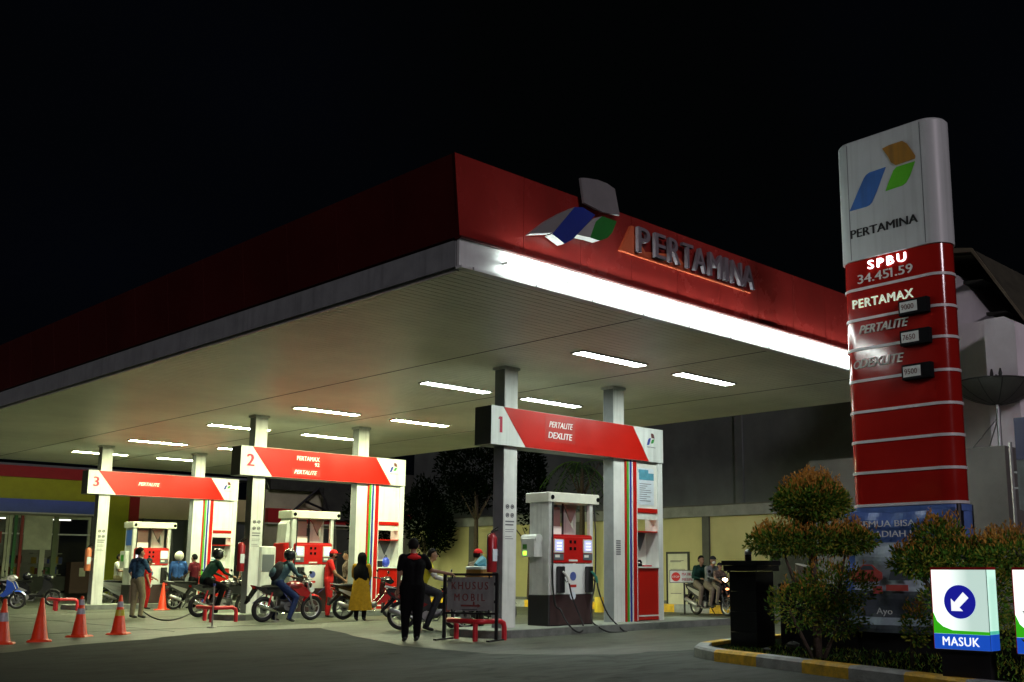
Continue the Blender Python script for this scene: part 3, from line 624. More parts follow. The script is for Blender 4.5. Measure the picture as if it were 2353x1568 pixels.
# banner stretched round the foot of the pylon
bn = thing('banner', 'sagging blue and grey promotional banner tied round the foot of the price pylon', 'banner', (13.45, 7.65, 0), -93)
M_bb = mat('banner_blue', (.10, .19, .50), .35, var=.2, vs=4); M_bg = mat('banner_grey', (.38, .48, .55), .35, var=.2, vs=3); M_bd = mat('banner_dark', (.08, .10, .12), .35, var=.2, vs=3)
g = MB(); NX, NZ = 40, 32; z0, z1 = .36, 2.02; xa, xb = -.02, 1.66
def by(x, z): return -.05 + .02 * math.sin(7 * x + 5 * z) + .013 * math.sin(17 * x - 9 * z + 1) + .022 * math.sin(3.2 * (z - .3 * (x - .8) ** 2) * 4)
for i in range(NX):
    for k in range(NZ):
        x, x2 = xa + (xb - xa) * i / NX, xa + (xb - xa) * (i + 1) / NX; z, zz = z0 + (z1 - z0) * k / NZ, z0 + (z1 - z0) * (k + 1) / NZ
        fr = k / NZ; m = M_bb if fr > .74 or (i < 3 and fr > .3) else M_bg if fr > .32 else M_bd if fr > .12 else M_bg if fr > .06 else M_bd
        sg = lambda x, z: z - .05 * (1 - ((x - .84) / .9) ** 2) * (z - z0) / (z1 - z0)
        g.add([(x, by(x, z), sg(x, z)), (x2, by(x2, z), sg(x2, z)), (x2, by(x2, zz), sg(x2, zz)), (x, by(x, zz), sg(x, zz))], [(0, 1, 2, 3)], m)
g.build('cloth', bn, True)
g = MB()
M_bt = mat('banner_text', (.75, .8, .8), .5)
g.text('SEMUA BISA', .24, 1.78, .86, .085, -.115, M_bt, .004, bold=.02); g.text('BERHADIAH !', .12, 1.64, .92, .085, -.115, M_bt, .004, bold=.02); g.text('Ayo', .46, .58, .24, .11, -.115, M_bt, .004, bold=.01); g.build('lettering', bn)
g = MB(); M_bred = mat('banner_red', (.45, .07, .06), .5)
g.prism([(.04, 1.10), (.06, 1.17), (.2, 1.20), (.28, 1.27), (.42, 1.27), (.50, 1.20), (.57, 1.16), (.57, 1.08), (.5, 1.04), (.12, 1.04)], -.115, -.108, M_bred); g.prism([(.22, 1.20), (.29, 1.255), (.41, 1.255), (.46, 1.20)], -.118, -.1155, M_bd)
g.build('car_picture', bn)
g = MB(); g.prism([(.66, 1.06), (.70, 1.17), (.8, 1.2), (.95, 1.18), (1.02, 1.06)], -.115, -.108, M_bd); g.build('car_picture', bn)
g = MB(); g.box((.42, -.114, .88), (.56, -.108, .98), M_bred); g.build('red_label', bn)
g = MB(); g.box((.62, -.114, .92), (.95, -.108, 1.0), M_bred); g.build('red_label', bn)
g = MB(); g.zprism(stadium(-.015, 1.695, -.02, .52, .25), 1.97, 2.055, M_bb); g.build('edge_hem', bn)
g = MB(); g.zprism(stadium(-.012, 1.69, .02, .52, .25), 1.25, 1.965, M_bb); g.build('side_wrap', bn, 40)

# ================================================================== PLANTER WALL, PILLAR
pw = thing('gate_pillar', 'black tiled pillar with wide cap at the corner of the dark planter wall', 'pillar', (13.05, 9.05, 0))
M_btile = mat('black_tile', (.010, .010, .011), .35, var=.3, vs=5)
g = MB()
for k in range(4): g.box((-.23, -.23, .02 + k * .29), (.23, .23, .02 + k * .29 + .286), M_btile)
g.build('shaft', pw)
g = MB(); g.box((-.29, -.29, 1.18), (.29, .29, 1.26), M_btile); g.box((-.31, -.31, 1.262), (.31, .31, 1.33), M_btile); g.build('cap', pw)
cmx = MB(); cmx.tube([(0, 0, 0), (0, 0, .09)], .05, M_blackg, 14); cmx.ball((0, 0, .11), .055, M_steel); tag(cmx.build('lamp_globe', None, 50, (12.98, 9.05, 1.331)), 'small dark globe fitting with shiny top on the black pillar', 'lamp')
pl = MB(); pl.box((13.42, 7.60, .02), (13.60, 8.81, .95), M_btile); pl.box((13.38, 7.74, .952), (13.64, 8.81, 1.0), M_btile)
tag(pl.build('planter_wall'), 'low black tiled wall running from the pillar to the pylon', 'wall')
bk = thing('bucket', 'pale tilted bucket standing on the dark planter wall', 'bucket', (13.50, 8.50, 1.001))
g = MB(); T = Matrix.Rotation(R(14), 4, 'X'); M_bk = mat('bucket', (.22, .21, .15), .6, var=.2); g.tube([(0, 0, .02), (0, 0, .25), (0, 0, .27)], [.09, .12, .125], M_bk, 18, T); g.build('body', bk, 50)

# ================================================================== TOPIARY AND PLANTS
def leaf(mb, c, out, L, W_, m):
    out = out.normalized(); a = Vector((random.gauss(0, 1), random.gauss(0, 1), random.gauss(0, 1))); s = out.cross(a).normalized(); n = out.cross(s)
    b = c + out * L * .5 + n * W_ * .25
    mb.add([c, b + s * W_ * .5, c + out * L, b - s * W_ * .5], [(0, 1, 2), (0, 2, 3)], m)
def crown(mb, c, r, count, tip=.35, L=.06, dark=False, shoot=.3):
    c = Vector(c)
    for _ in range(count):
        d = Vector((random.gauss(0, 1), random.gauss(0, 1), random.gauss(0, 1))).normalized()
        f = random.uniform(.72, 1.04) if random.random() < .8 else random.uniform(.3, .75)
        lump = 1 + .11 * math.sin(5 * d.x + 3 * d.z + c.x) + .09 * math.sin(9 * d.y + c.y * 5) + .06 * math.sin(15 * d.z + 11 * d.x)
        p = c + Vector((d.x * r[0], d.y * r[1], d.z * r[2])) * f * lump
        nr = Vector((d.x / r[0], d.y / r[1], d.z / r[2])).normalized() + Vector((0, 0, .55)) + Vector((random.gauss(0, .45), random.gauss(0, .45), random.gauss(0, .45)))
        up = d.z
        if dark: m = M_dleaf
        else: m = M_leafo if (up > .25 and random.random() < tip * .95 * up and f > .8) else M_leaf2 if random.random() < .4 else M_leaf
        if m is M_leafo and random.random() < shoot:
            q = p + Vector((0, 0, random.uniform(.02, .09)))
            for _k in range(4): leaf(mb, q + Vector((0, 0, _k * .014)), Vector((random.gauss(0, .6), random.gauss(0, .6), 1)), L * .9, L * .3, M_leafo)
        leaf(mb, p, nr, L * random.uniform(.7, 1.3), L * .42, m)
def topiary(loc, lab, crowns, trunk, group=None, L=.06):
    t = thing('topiary_shrub', lab, 'shrub', loc, group=group)
    g = MB()
    for pts, rad in trunk: g.tube(pts, rad, M_bark, 7)
    g.build('trunk', t, True)
    for c, r, n, tip in crowns:
        g = MB(); crown(g, c, r, n, tip, L); g.build('leaf_crown', t)
    return t
b1 = gdist(1872, 13.9)
topiary((b1.x, b1.y, .1), 'tall topiary shrub in three tiers with orange tips, left of the banner',
        [((0, 0, 1.97), (.45, .45, .25), 7500, .6), ((.06, .0, 2.10), (.25, .25, .20), 1800, .9), ((.31, -.33, 1.47), (.33, .33, .17), 2600, .6), ((-.31, .33, 1.46), (.36, .36, .18), 2600, .6), ((0, 0, 1.47), (.46, .46, .17), 2600, .5), ((.12, -.2, .88), (.50, .50, .30), 1700, .4), ((-.2, .12, .66), (.38, .38, .28), 1100, .2), ((.22, -.18, .5), (.36, .36, .24), 800, .15)],
        [([(0, 0, 0), (.02, .01, .5), (-.01, 0, 1.2), (0, 0, 1.9)], [.06, .05, .045, .02]), ([(.01, 0, .5), (.2, -.2, .8), (.3, -.3, 1.4)], [.03, .025, .012]), ([(0, 0, .6), (-.2, .2, 1.0), (-.3, .3, 1.4)], [.03, .022, .012]), ([(.05, -.06, 0), (.25, -.2, .5)], [.03, .015]), ([(-.05, .05, 0), (-.3, .2, .6)], [.03, .015])])
b2 = gdist(2175, 12.6)
topiary((b2.x, b2.y, .1), 'broad topiary shrub with small dome on top, right behind the entrance sign',
        [((-.04, .04, 1.44), (.28, .28, .22), 1700, .5), ((-.17, .20, 1.20), (.33, .33, .18), 2300, .4), ((.12, -.1, 1.24), (.5, .5, .20), 2300, .6), ((.0, .0, .8), (.3, .3, .2), 500, .1)],
        [([(0, 0, 0), (0, .02, .7), (0, 0, 1.5)], [.06, .05, .03]), ([(0, 0, .5), (-.25, .25, 1.2)], [.03, .015]), ([(0, 0, .5), (.3, -.25, 1.2)], [.03, .015])])
b3 = gdist(2350, 12.6)
topiary((b3.x, b3.y, .1), 'loose topiary shrub with orange top at the right edge of the picture',
        [((-.05, .05, 1.28), (.50, .50, .22), 3000, .9), ((.1, -.1, 1.0), (.35, .35, .25), 700, .1), ((-.22, .24, .78), (.17, .17, .32), 700, .2), ((-.15, .18, .45), (.14, .14, .2), 300, .1)],
        [([(0, 0, 0), (.02, .02, .8), (-.03, .03, 1.3)], [.05, .045, .02]), ([(0, 0, .3), (-.2, .2, .9)], [.02, .01])])
b4 = gdist(2362, 9.4)
topiary((b4.x, b4.y, .1), 'sparse leafy shrub in front of the cut-off entrance sign at the right edge',
        [((.05, -.1, .82), (.14, .14, .2), 110, .2), ((.05, -.08, .5), (.12, .14, .16), 70, .1)], [([(0, 0, 0), (0, 0, .9)], [.02, .01])], L=.05)
b5 = gdist(2085, 13.1)
topiary((b5.x, b5.y, .1), 'low dark leafy shrub between the banner foot and the entrance sign', [((.05, -.05, .45), (.16, .16, .25), 450, .5)], [([(0, 0, 0), (0, 0, .5)], [.025, .01])])
rk = MB(); rng = random.Random(3)
for k, (u, dd, sz) in enumerate(((1868, 1497, .06), (1762, 1497, .07), (1822, 1488, .12), (1905, 1484, .08))):
    p = gp(u, dd, .1); g = MB(); vs = []
    g.ball((0, 0, sz * .3), (sz, sz * .8, sz * .45), mat('stone', (.12, .12, .11), .8, var=.4, vs=12, bump=.5), 8, 5)
    g.V = [tuple(c * rng.uniform(.85, 1.12) for c in v) for v in g.V]
    tag(g.build('stone', None, None, (p.x, p.y, .1)), ['smallest pale stone in the planting bed, nearest the kerb', 'stone lying in the bed nearest the black pillar', 'largest stone in the bed under the tall topiary', 'stone in the bed to the right, closest to the topiary trunk'][k], 'stone', 'stones in the planting bed')

# ================================================================== LIT ENTRANCE SIGNS
def entrance(loc, rz, lab, nm):
    s = thing('entrance_sign', lab, 'lit sign', loc, rz, 'lit entrance signs')
    M_lw = mat('sign_lit_white', (.8, .85, .8), .3, var=0, emit=(.80, .95, .88), es=.75)
    if 'tubed' not in M_lw: 
        t = M_lw.node_tree; b = t.nodes['Principled BSDF']; co = t.nodes.new('ShaderNodeTexCoord'); sp = t.nodes.new('ShaderNodeSeparateXYZ'); r = t.nodes.new('ShaderNodeValToRGB')
        mp = t.nodes.new('ShaderNodeMapRange'); mp.inputs['From Min'].default_value = 0; mp.inputs['From Max'].default_value = .56; t.links.new(co.outputs['Object'], sp.inputs[0]); t.links.new(sp.outputs['X'], mp.inputs['Value'])
        r.color_ramp.elements[0].color = (1.25, 1.3, 1.25, 1); r.color_ramp.elements[1].position = .7; r.color_ramp.elements[1].color = (.45, .62, .55, 1); e = r.color_ramp.elements.new(.25); e.color = (1.1, 1.2, 1.15, 1)
        t.links.new(mp.outputs['Result'], r.inputs['Fac']); t.links.new(r.outputs['Color'], b.inputs['Emission Color']); b.inputs['Emission Strength'].default_value = 1; M_lw['tubed'] = 1
    M_lg = mat('sign_lit_green', (.05, .4, .02), .3, var=0, emit=(.04, .50, .01), es=.75); M_lb = mat('sign_lit_blue', (.02, .1, .5), .3, var=0, emit=(.01, .08, .55), es=.8); M_ln = mat('sign_lit_navy', (.01, .01, .3), .3, var=0, emit=(.01, .012, .30), es=.85)
    M_lt = mat('sign_lit_text', (.9, .9, .9), .3, var=0, emit=(.95, 1, 1), es=.95); M_side = mat('sign_lit_side', (.7, .9, .8), .3, var=0, emit=(.50, .85, .70), es=1.0); M_st = mat('sign_lit_aqua', (.1, .6, .5), .3, var=0, emit=(.10, .60, .42), es=.8)
    W_ = .58; z0, z1 = .42, 1.20; D = .19
    g = MB(); g.box((.05, .03, 0), (W_ - .03, D - .02, z0 - .02), M_black); g.box((-.006, -.006, z0 - .02), (W_ + .006, D + .006, z0 - .001), M_black); g.box((-.006, -.006, z1 + .001), (W_ + .006, D + .006, z1 + .025), M_redrail); g.box((-.010, -.004, z0), (-.001, D, z1), M_redrail); g.build('plinth', s)
    g = MB(); g.box((0, 0, z0), (W_, D, z1), M_lw); lb = g.build('light_box', s)
    g = MB(); g.box((W_ + .001, .0, z0 + .19), (W_ + .005, D, z1), M_side); g.box((W_ + .001, .0, z0 + .155), (W_ + .006, D, z0 + .189), M_st); g.box((W_ + .001, .0, z0), (W_ + .006, D, z0 + .154), M_lb); g.box((W_ - .003, -.003, z0), (W_ + .003, -.0005, z1), M_grey); g.build('side_face', s)
    g = MB(); g.prism([(0, z0 + .15), (0, z0 + .36), (.04, z0 + .27), (.10, z0 + .22), (.2, z0 + .185), (W_, z0 + .18), (W_, z0 + .15)], -.004, -.001, M_lg); g.build('green_swoosh', s)
    g = MB(); g.box((0, -.004, z0), (W_, -.001, z0 + .149), M_lb); g.build('blue_panel', s)
    g = MB(); g.disc((.29, .885), .165, -.004, -.001, M_ln, 40); g.build('blue_disc', s)
    g = MB(); c = (.29, .885); pts = [(-.09, -.09), (.03, -.09), (-.005, -.055), (.095, .04), (.04, .095), (-.055, -.005), (-.09, .03)]
    g.prism([(c[0] + a * 1.0, c[1] + b * 1.0) for a, b in pts], -.007, -.0045, M_lt); g.build('arrow', s)
    g = MB(); g.text(nm, .09, z0 + .035, .38, .085, -.0045, M_lt, .004, bold=.015, space=1.08); g.build('lettering', s)
q = gdist(2139, 11.45); entrance((q.x, q.y, .0), -92, 'lit white sign reading MASUK with a blue disc and white arrow pointing down', 'MASUK')
q = gdist(2326, 11.0); entrance((q.x, q.y, .0), -92, 'second lit sign cut off by the right edge behind leaves', 'MASUK')

# ================================================================== BACKGROUND: WALLS, BUILDINGS
M_dkwall = streaks(mat('grey_render', (.11, .125, .125), .8, var=.3, vs=.5, bump=.15), .35, 1.2, .3, (.06, .065, .065))
M_post = mat('wall_post_grey', (.09, .09, .08), .7, var=.2)
bw = thing('boundary_wall', 'long yellow cream boundary wall with dark posts and grey coping behind the pumps', 'wall', (26, 20, 0))
def wb(g, nm, par=bw, off=(-26, -20, 0), sm=None): o = g.build(nm, par, sm); o.location = off; return o
ys = [6, 14.1, 19.63, 25.1, 30.64, 34.6]
for i in range(5):
    g = MB(); g.box((26, ys[i] + .13, .25), (26.15, ys[i + 1] - .13, 2.80), M_cream); wb(g, 'cream_panel')
for y in ys:
    g = MB(); g.box((25.93, y - .129, 0), (26.2, y + .129, 2.80), M_post); wb(g, 'post')
g = MB(); g.box((25.9, 5.8, 2.802), (26.25, 34.8, 3.12), mat('coping_grey', (.22, .23, .22), .7, var=.2)); g.box((25.88, 5.8, 3.121), (26.25, 34.8, 3.16), M_post); wb(g, 'coping')
g = MB(); g.box((25.96, 6, 0), (26.1, 34.4, .249), M_isl); wb(g, 'base_course')
g = MB(); g.box((28, 5.5, 0), (28.4, 37, 7.6), M_dkwall)
for y in (9.5, 14.5, 19.6, 24.7, 30): g.box((27.94, y, 0), (27.995, y + .3, 7.58), M_dkwall)
tag(g.build('warehouse_wall'), 'tall dark grey rendered wall of a neighbouring building above the cream wall', 'wall')

# convenience store on the left
sto = thing('store', 'shop with red, olive and blue fascia bands and glass front at far left', 'shop', (14, 47, 0))
M_olive = mat('store_olive', (.30, .34, .008), .5, var=.1); M_sblue = mat('store_blue', (.09, .14, .55), .5, var=.1); M_sred = mat('store_red', (.30, .012, .012), .5, var=.1); M_dred = mat('store_dark_red', (.26, .01, .006), .5, var=.1)
M_inw = mat('interior_pale', (.5, .53, .4), .7, var=.2, vs=2); M_ing = mat('interior_dark', (.03, .034, .026), .7, var=.4, vs=2)
def sb_(g, nm, sm=None): o = g.build(nm, sto, sm); o.location = (-14, -47, 0); return o
for nm, z0, z1, y0, m in (('red_band', 4.98, 5.45, 46.95, M_sred), ('olive_band', 4.05, 4.98, 47.0, M_olive), ('blue_awning', 3.52, 4.05, 46.5, M_sblue)):
    g = MB(); g.box((2, y0, z0 + .001), (18.4 if 'blue' in nm else 20.0, 47.4, z1), m); sb_(g, nm)
g = MB(); g.box((2, 46.48, 3.46), (18.4, 46.9, 3.519), M_line); g.box((2, 46.96, 2.62), (18.3, 47.0, 2.68), M_line); sb_(g, 'white_trim')
g = MB(); g.box((18.31, 46.9, 0), (18.66, 47.4, 3.5), M_grey); sb_(g, 'pillar')
g = MB(); g.box((18.66, 47.0, 0), (19.9, 47.4, 4.05), M_olive); sb_(g, 'olive_wall')
g = MB(); g.box((19.9, 46.9, 0), (20.32, 47.4, 4.6), M_dred); sb_(g, 'red_pillar')
g = MB(); g.box((20.32, 47.0, 3.45), (26, 47.4, 4.5), M_cream); g.box((20.32, 47.3, 0), (26, 47.4, 3.45), M_grey)
for x in (20.6, 22.6, 24.6): g.box((x, 47.0, 0), (x + .08, 47.2, 3.45), mat('frame_green_grey', (.10, .12, .09), .5))
sb_(g, 'cream_wing')
M_letw = MATS['lettering_white']; g = MB(); g.box((2, 46.9, 0), (18.3, 47.4, .2), M_isl); g.box((2, 50.5, 0), (18.3, 50.6, 3.5), M_inw); g.box((2, 47.4, .001), (18.3, 50.5, .02), M_inw); sb_(g, 'sill')
M_pane = mat('shop_pane', (.02, .022, .02), .05, var=0, spec=.6); M_pane.node_tree.nodes['Principled BSDF'].inputs['Alpha'].default_value = .28
for x_ in (9.5, 11.6, 13.6, 15.6, 17.2):
    g = MB()
    for z_ in (.05, .5, .95, 1.4, 1.85): g.box((x_ - .6, 48.6, z_), (x_ + .6, 49.1, z_ + .04), M_inw)
    for z_ in (.54, .99, 1.44):
        q_ = x_ - .55
        while q_ < x_ + .5: wq = random.uniform(.06, .2); g.box((q_, 48.65, z_), (q_ + wq - .01, 48.95, z_ + random.uniform(.18, .36)), random.choice((M_sred, M_sblue, M_yel, M_green, M_inw, M_dred, M_letw))); q_ += wq
    sb_(g, 'shelf')
for x_ in (10.5, 14.5, 17.0):
    g = MB(); g.box((x_, 48.2, 3.3), (x_ + .9, 48.35, 3.34), mat('shop_tube', (.9, .9, .9), var=0, emit=(1, 1, .85), es=7)); sb_(g, 'ceiling_lamp')
g = MB(); g.box((2, 47.4, 3.46), (18.3, 50.5, 3.5), M_inw); sb_(g, 'ceiling')
for i, (x0, x1, m) in enumerate(((8.0, 9.6, 0), (9.8, 11.4, 0), (11.6, 13.2, 0), (13.4, 14.9, 0), (15.1, 16.3, 0), (16.5, 18.2, 0))):
    g = MB(); f = M_inw
    g.box((x0 - .1, 46.98, .2), (x0, 47.08, 3.45), f); g.box((x1, 46.98, .2), (x1 + .1, 47.08, 3.45), f); g.box((x0, 46.98, 3.3), (x1, 47.08, 3.45), f); w_ = sb_(g, 'window')
    g = MB(); g.box((x0, 47.02, .2), (x1, 47.03, 3.3), M_pane); o = g.build('pane', w_)
g = MB(); g.box((15.0, 46.9, .2), (15.12, 46.97, 3.4), M_inw); g.box((15.2, 46.9, .2), (15.32, 46.97, 3.4), mat('store_green', (.02, .16, .04), .5)); g.box((15.45, 46.9, .9), (15.56, 46.97, 3.4), M_dred); sb_(g, 'coloured_trim')
g = MB(); g.box((15.6, 46.92, 2.0), (16.7, 46.97, 3.4), M_inw); g.box((16.75, 46.92, .4), (16.95, 46.97, 3.4), mat('trim_green_grey', (.12, .16, .08), .5)); g.box((15.75, 46.9, .3), (17.6, 46.96, .9), M_ing); sb_(g, 'poster')
g = MB(); g.box((10, 46.88, 2.25), (14.75, 46.93, 2.72), M_dred); g.box((10, 46.86, 2.12), (14.6, 46.92, 2.3), M_inw); g.text('GAMA', 11.8, 2.42, 1.5, .26, 46.875, M_letw, .01, bold=.03); g.text('GAMA', 14.3 - 1.0, 2.42, 1.0, .22, 46.875, mat('faded_red', (.5, .1, .08), .5), .01, bold=.03); sb_(g, 'shop_banner')
g = MB(); g.box((17.35, 46.3, .2), (18.25, 46.8, 1.5), mat('cabinet_brown', (.07, .035, .025), .5)); g.box((17.7, 46.295, .9), (17.95, 46.299, 1.25), M_inw)
tag(g.build('dark_cabinet'), 'dark brown cabinet standing in front of the shop glass, left of column 3', 'cabinet')
g = MB(); g.box((2, 47, 5.451), (26, 56, 5.55), M_grey); sb_(g, 'roof')

# building behind the middle island
sv = thing('service_building', 'cream building with red band and dark roof seen through the middle bay', 'building', (28, 46, 0))
def vb(g, nm): o = g.build(nm, sv); o.location = (-28, -46, 0); return o
g = MB(); g.box((26.01, 46, 0), (36, 46.3, 5.0), mat('wall_cream_dull', (.34, .33, .22), .8, var=.25, vs=.6)); vb(g, 'wall')
g = MB(); g.box((26.01, 45.6, 5.0), (36, 46.3, 6.2), M_ing); vb(g, 'roof')
g = MB(); g.box((26.01, 45.7, 3.42), (36, 45.99, 4.1), M_sred); g.box((26.01, 45.68, 3.34), (36, 45.98, 3.41), M_inw); vb(g, 'red_band')
g = MB(); g.box((26.8, 45.9, 0), (31.5, 45.99, 3.2), mat('shutter_green', (.05, .055, .04), .6, var=.2)); vb(g, 'shutter')
g = MB(); g.box((28.9, 45.5, 3.6), (32.5, 45.6, 5.2), M_ing)
for a, b in (((27.2, 4.0), (28.6, 5.2)), ((28.6, 5.2), (29.2, 4.1)), ((27.8, 4.5), (29.0, 4.1))): g.tube([(a[0], 45.45, a[1]), (b[0], 45.45, b[1])], .06, M_black, 6)
vb(g, 'roof_frame')

# house with satellite dish on the right
M_house = streaks(mat('house_white', (.85, .83, .86), .8, var=.12, vs=.6), .2, 2, .4)
ho = thing('house', 'pale white house with a steep dark roof edge beyond the price pylon', 'house', (26, 10, 0))
def hb(g, nm): o = g.build(nm, ho); o.location = (-26, -10, 0); return o
g = MB()
def xprism(g, poly, x0, x1, m):   # polygon in (Y,z)
    T = Matrix(((0, 1, 0, 0), (-1, 0, 0, 0), (0, 0, 1, 0), (0, 0, 0, 1))); g.prism([(-y, z) for y, z in poly], x0, x1, m, T)
xprism(g, [(13.3, 3), (13.3, 9.3), (12.2, 9.3), (11.35, 8.85), (10.3, 7.3), (9.3, 5.6), (9.3, 3)], 26.2, 31, M_house)
hb(g, 'gable_wall')
g = MB(); g.box((24.3, 9.26, 3.6), (26.19, 9.98, 6.95), M_house); g.add([(24.3, 9.26, 6.95), (24.3, 9.98, 6.95), (24.3, 9.98, 7.10), (24.3, 9.5, 7.10)], [(0, 3, 2, 1)], M_house); hb(g, 'stair_block')
g = MB(); g.box((25.0, 9.985, 3.6), (26.19, 12.4, 7.25), M_house); hb(g, 'annex')
g = MB(); M_roofu = mat('roof_underside', (.05, .048, .03), .8, var=.3); M_roofe = mat('roof_edge', (.16, .14, .09), .7)
A = [(12.6, 9.75), (11.15, 9.55), (10.85, 9.35), (9.6, 7.2), (8.9, 6.0)]
xprism(g, [(12.6, 9.55), (10.80, 9.26), (8.9, 6.05), (8.9, 6.12), (10.77, 9.36), (12.6, 9.72)], 26.0, 31.5, M_roofu); hb(g, 'roof')
g = MB(); xprism(g, [(12.6, 9.60), (10.86, 9.34), (8.85, 5.96), (8.85, 6.04), (10.84, 9.44), (12.6, 9.79)], 25.93, 25.995, M_roofe); hb(g, 'roof_edge_board')
g = MB()
for k in range(3): xprism(g, [(10.60 - k * .55, 8.55 - k * .93), (10.66 - k * .55, 8.58 - k * .93), (11.15 - k * .55, 8.62 - k * .93), (11.15 - k * .55, 8.54 - k * .93)], 26.0, 26.9, M_ing)
hb(g, 'rafter')
g = MB(); g.box((27.2, 6.0, 2.5), (31, 8.6, 6.6), M_sred); tag(g.build('red_building'), 'dark red building end at the right edge behind the dish', 'building')
g = MB(); g.box((22, 8.77, 0), (26.5, 13.5, 3.78), mat('grey_block', (.12, .115, .105), .85, var=.3, vs=.7)); tag(g.build('grey_wall_block'), 'plain dark grey wall block below the satellite dish', 'wall')
ds = thing('satellite_dish', 'large dark mesh satellite dish facing up on a pole beside the house', 'satellite dish', (23.6, 9.5, 3.78))
M_mesh = mat('dish_mesh', (.10, .10, .09), .6, var=.2); M_rib = mat('dish_rib', (.02, .02, .02), .6)
T = Matrix.Translation((0, 0, 1.55)) @ Matrix.Rotation(R(4), 4, 'Y')
g = MB(); n = 32; rr = [.02, .25, .5, .75, 1.0]; vs = []
for r_ in rr:
    for i in range(n): a = 2 * math.pi * i / n; vs.append((r_ * math.cos(a), r_ * math.sin(a), .42 * r_ * r_ - .42))
g.add(vs, [(k * n + i, (k + 1) * n + i, (k + 1) * n + (i + 1) % n, k * n + (i + 1) % n) for k in range(4) for i in range(n)], M_mesh, T); g.build('bowl', ds, True)
g = MB(); g.ring((0, 0, .005), 1.0, .018, M_rib, 'z', 32, 6, T)
for i in range(12):
    a = 2 * math.pi * i / 12; g.tube([(r_ * math.cos(a), r_ * math.sin(a), .42 * r_ * r_ - .42 + .006) for r_ in rr], .012, M_rib, 5, T)
g.build('rib_frame', ds)
g = MB(); g.tube([(0, 0, -.4), (0, 0, .28)], .018, M_rib, 6, T)
for y in (-.1, .1): g.tube([(0, y, .22), (0, y, .3), (0, y, .42)], [.03, .045, .02], M_rib, 8, T); g.tube([(0, 0, .24), (0, y, .24)], .012, M_rib, 5, T)
g.build('feed_horn', ds)
g = MB(); g.tube([(0, 0, 0), (0, 0, 1.13)], .05, M_steel, 10)
for sx, sy in ((.5, .55), (-.4, .6)): g.tube([(sx, sy, 0), (0, 0, .85)], .015, M_steel, 6)
g.build('pole', ds)
sp = thing('street_sign_post', 'thin pale metal pole with a dark blue board at the right edge', 'sign', (20, 7.72, 0))
g = MB(); g.tube([(0, .14, 0), (0, .14, 3.6)], .035, M_alu, 8); g.build('pole', sp)
g = MB(); g.box((-.02, -.45, 3.25), (.02, .04, 4.05), mat('board_navy', (.012, .015, .07), .4)); g.box((-.02, -.45, 2.3), (.02, .04, 3.24), M_dkwall); g.box((-.01, .04, 3.0), (.01, .14, 3.04), M_steel); g.box((-.01, .04, 2.7), (.01, .14, 2.74), M_steel); g.build('board', sp)
g = MB(); g.box((24.6, 15.2, .0), (25.2, 16.4, 2.1), M_ing); tag(g.build('dark_cabinet'), 'dark box cabinet against the cream wall behind the tall topiary', 'cabinet')

# freestanding notice board and stop-engine sign
nb = thing('notice_board', 'cream notice board in a black frame, right of the shelf kiosk of pump 1', 'notice board', (24.6, 20.05, 0), -90)
g = MB(); g.box((-.05, 0, .15), (.0, .06, 1.72), M_black); g.box((.75, 0, 0), (.80, .06, 1.72), M_black); g.box((0.001, 0, 1.66), (.749, .06, 1.72), M_black); g.box((.001, 0, .15), (.749, .06, .2), M_black); g.box((-.05, 0, 0), (0, .06, .15), M_black); g.build('frame', nb)
g = MB(); g.box((.0, .02, .2), (.75, .04, 1.66), mat('board_cream', (.62, .62, .45), .5))
for z, w_ in ((1.45, .5), (1.42, .4), (1.2, .55), (.9, .5), (.5, .4)): g.box((.1, .014, z), (.1 + w_, .0195, z + .018), icon)
g.build('panel', nb)
ns = thing('engine_off_sign', 'small white sign with red stop disc on a black post beside pump 1 kiosk', 'sign', (22.5, 18.25, 0), -50)
g = MB(); g.tube([(.38, .02, 0), (.38, .02, .86)], .025, M_black, 8); g.tube([(.38, .02, 0), (.38, .02, .02)], .13, M_black, 14); g.build('post', ns)
g = MB(); g.box((0, 0, .86), (.74, .015, 1.17), M_white); g.build('panel', ns)
g = MB(); g.box((-.015, -.003, .845), (.755, -.0005, .86), M_black); g.box((-.015, -.003, 1.17), (.755, -.0005, 1.185), M_black); g.box((-.015, -.003, .86), (0, -.0005, 1.17), M_black); g.box((.74, -.003, .86), (.755, -.0005, 1.17), M_black); g.build('border', ns)
g = MB(); g.disc((.155, 1.01), .12, -.004, -.001, mat('disc_red', (.6, .03, .02), .4), 28); g.text('STOP', .06, .985, .19, .05, -.0045, M_letw, .003, bold=.02); g.build('stop_disc', ns)
g = MB(); g.text('MATIKAN', .32, 1.04, .37, .075, -.001, M_num, .004, bold=.03); g.text('MESIN...!', .32, .90, .37, .075, -.001, M_num, .004, bold=.03); g.build('lettering', ns)

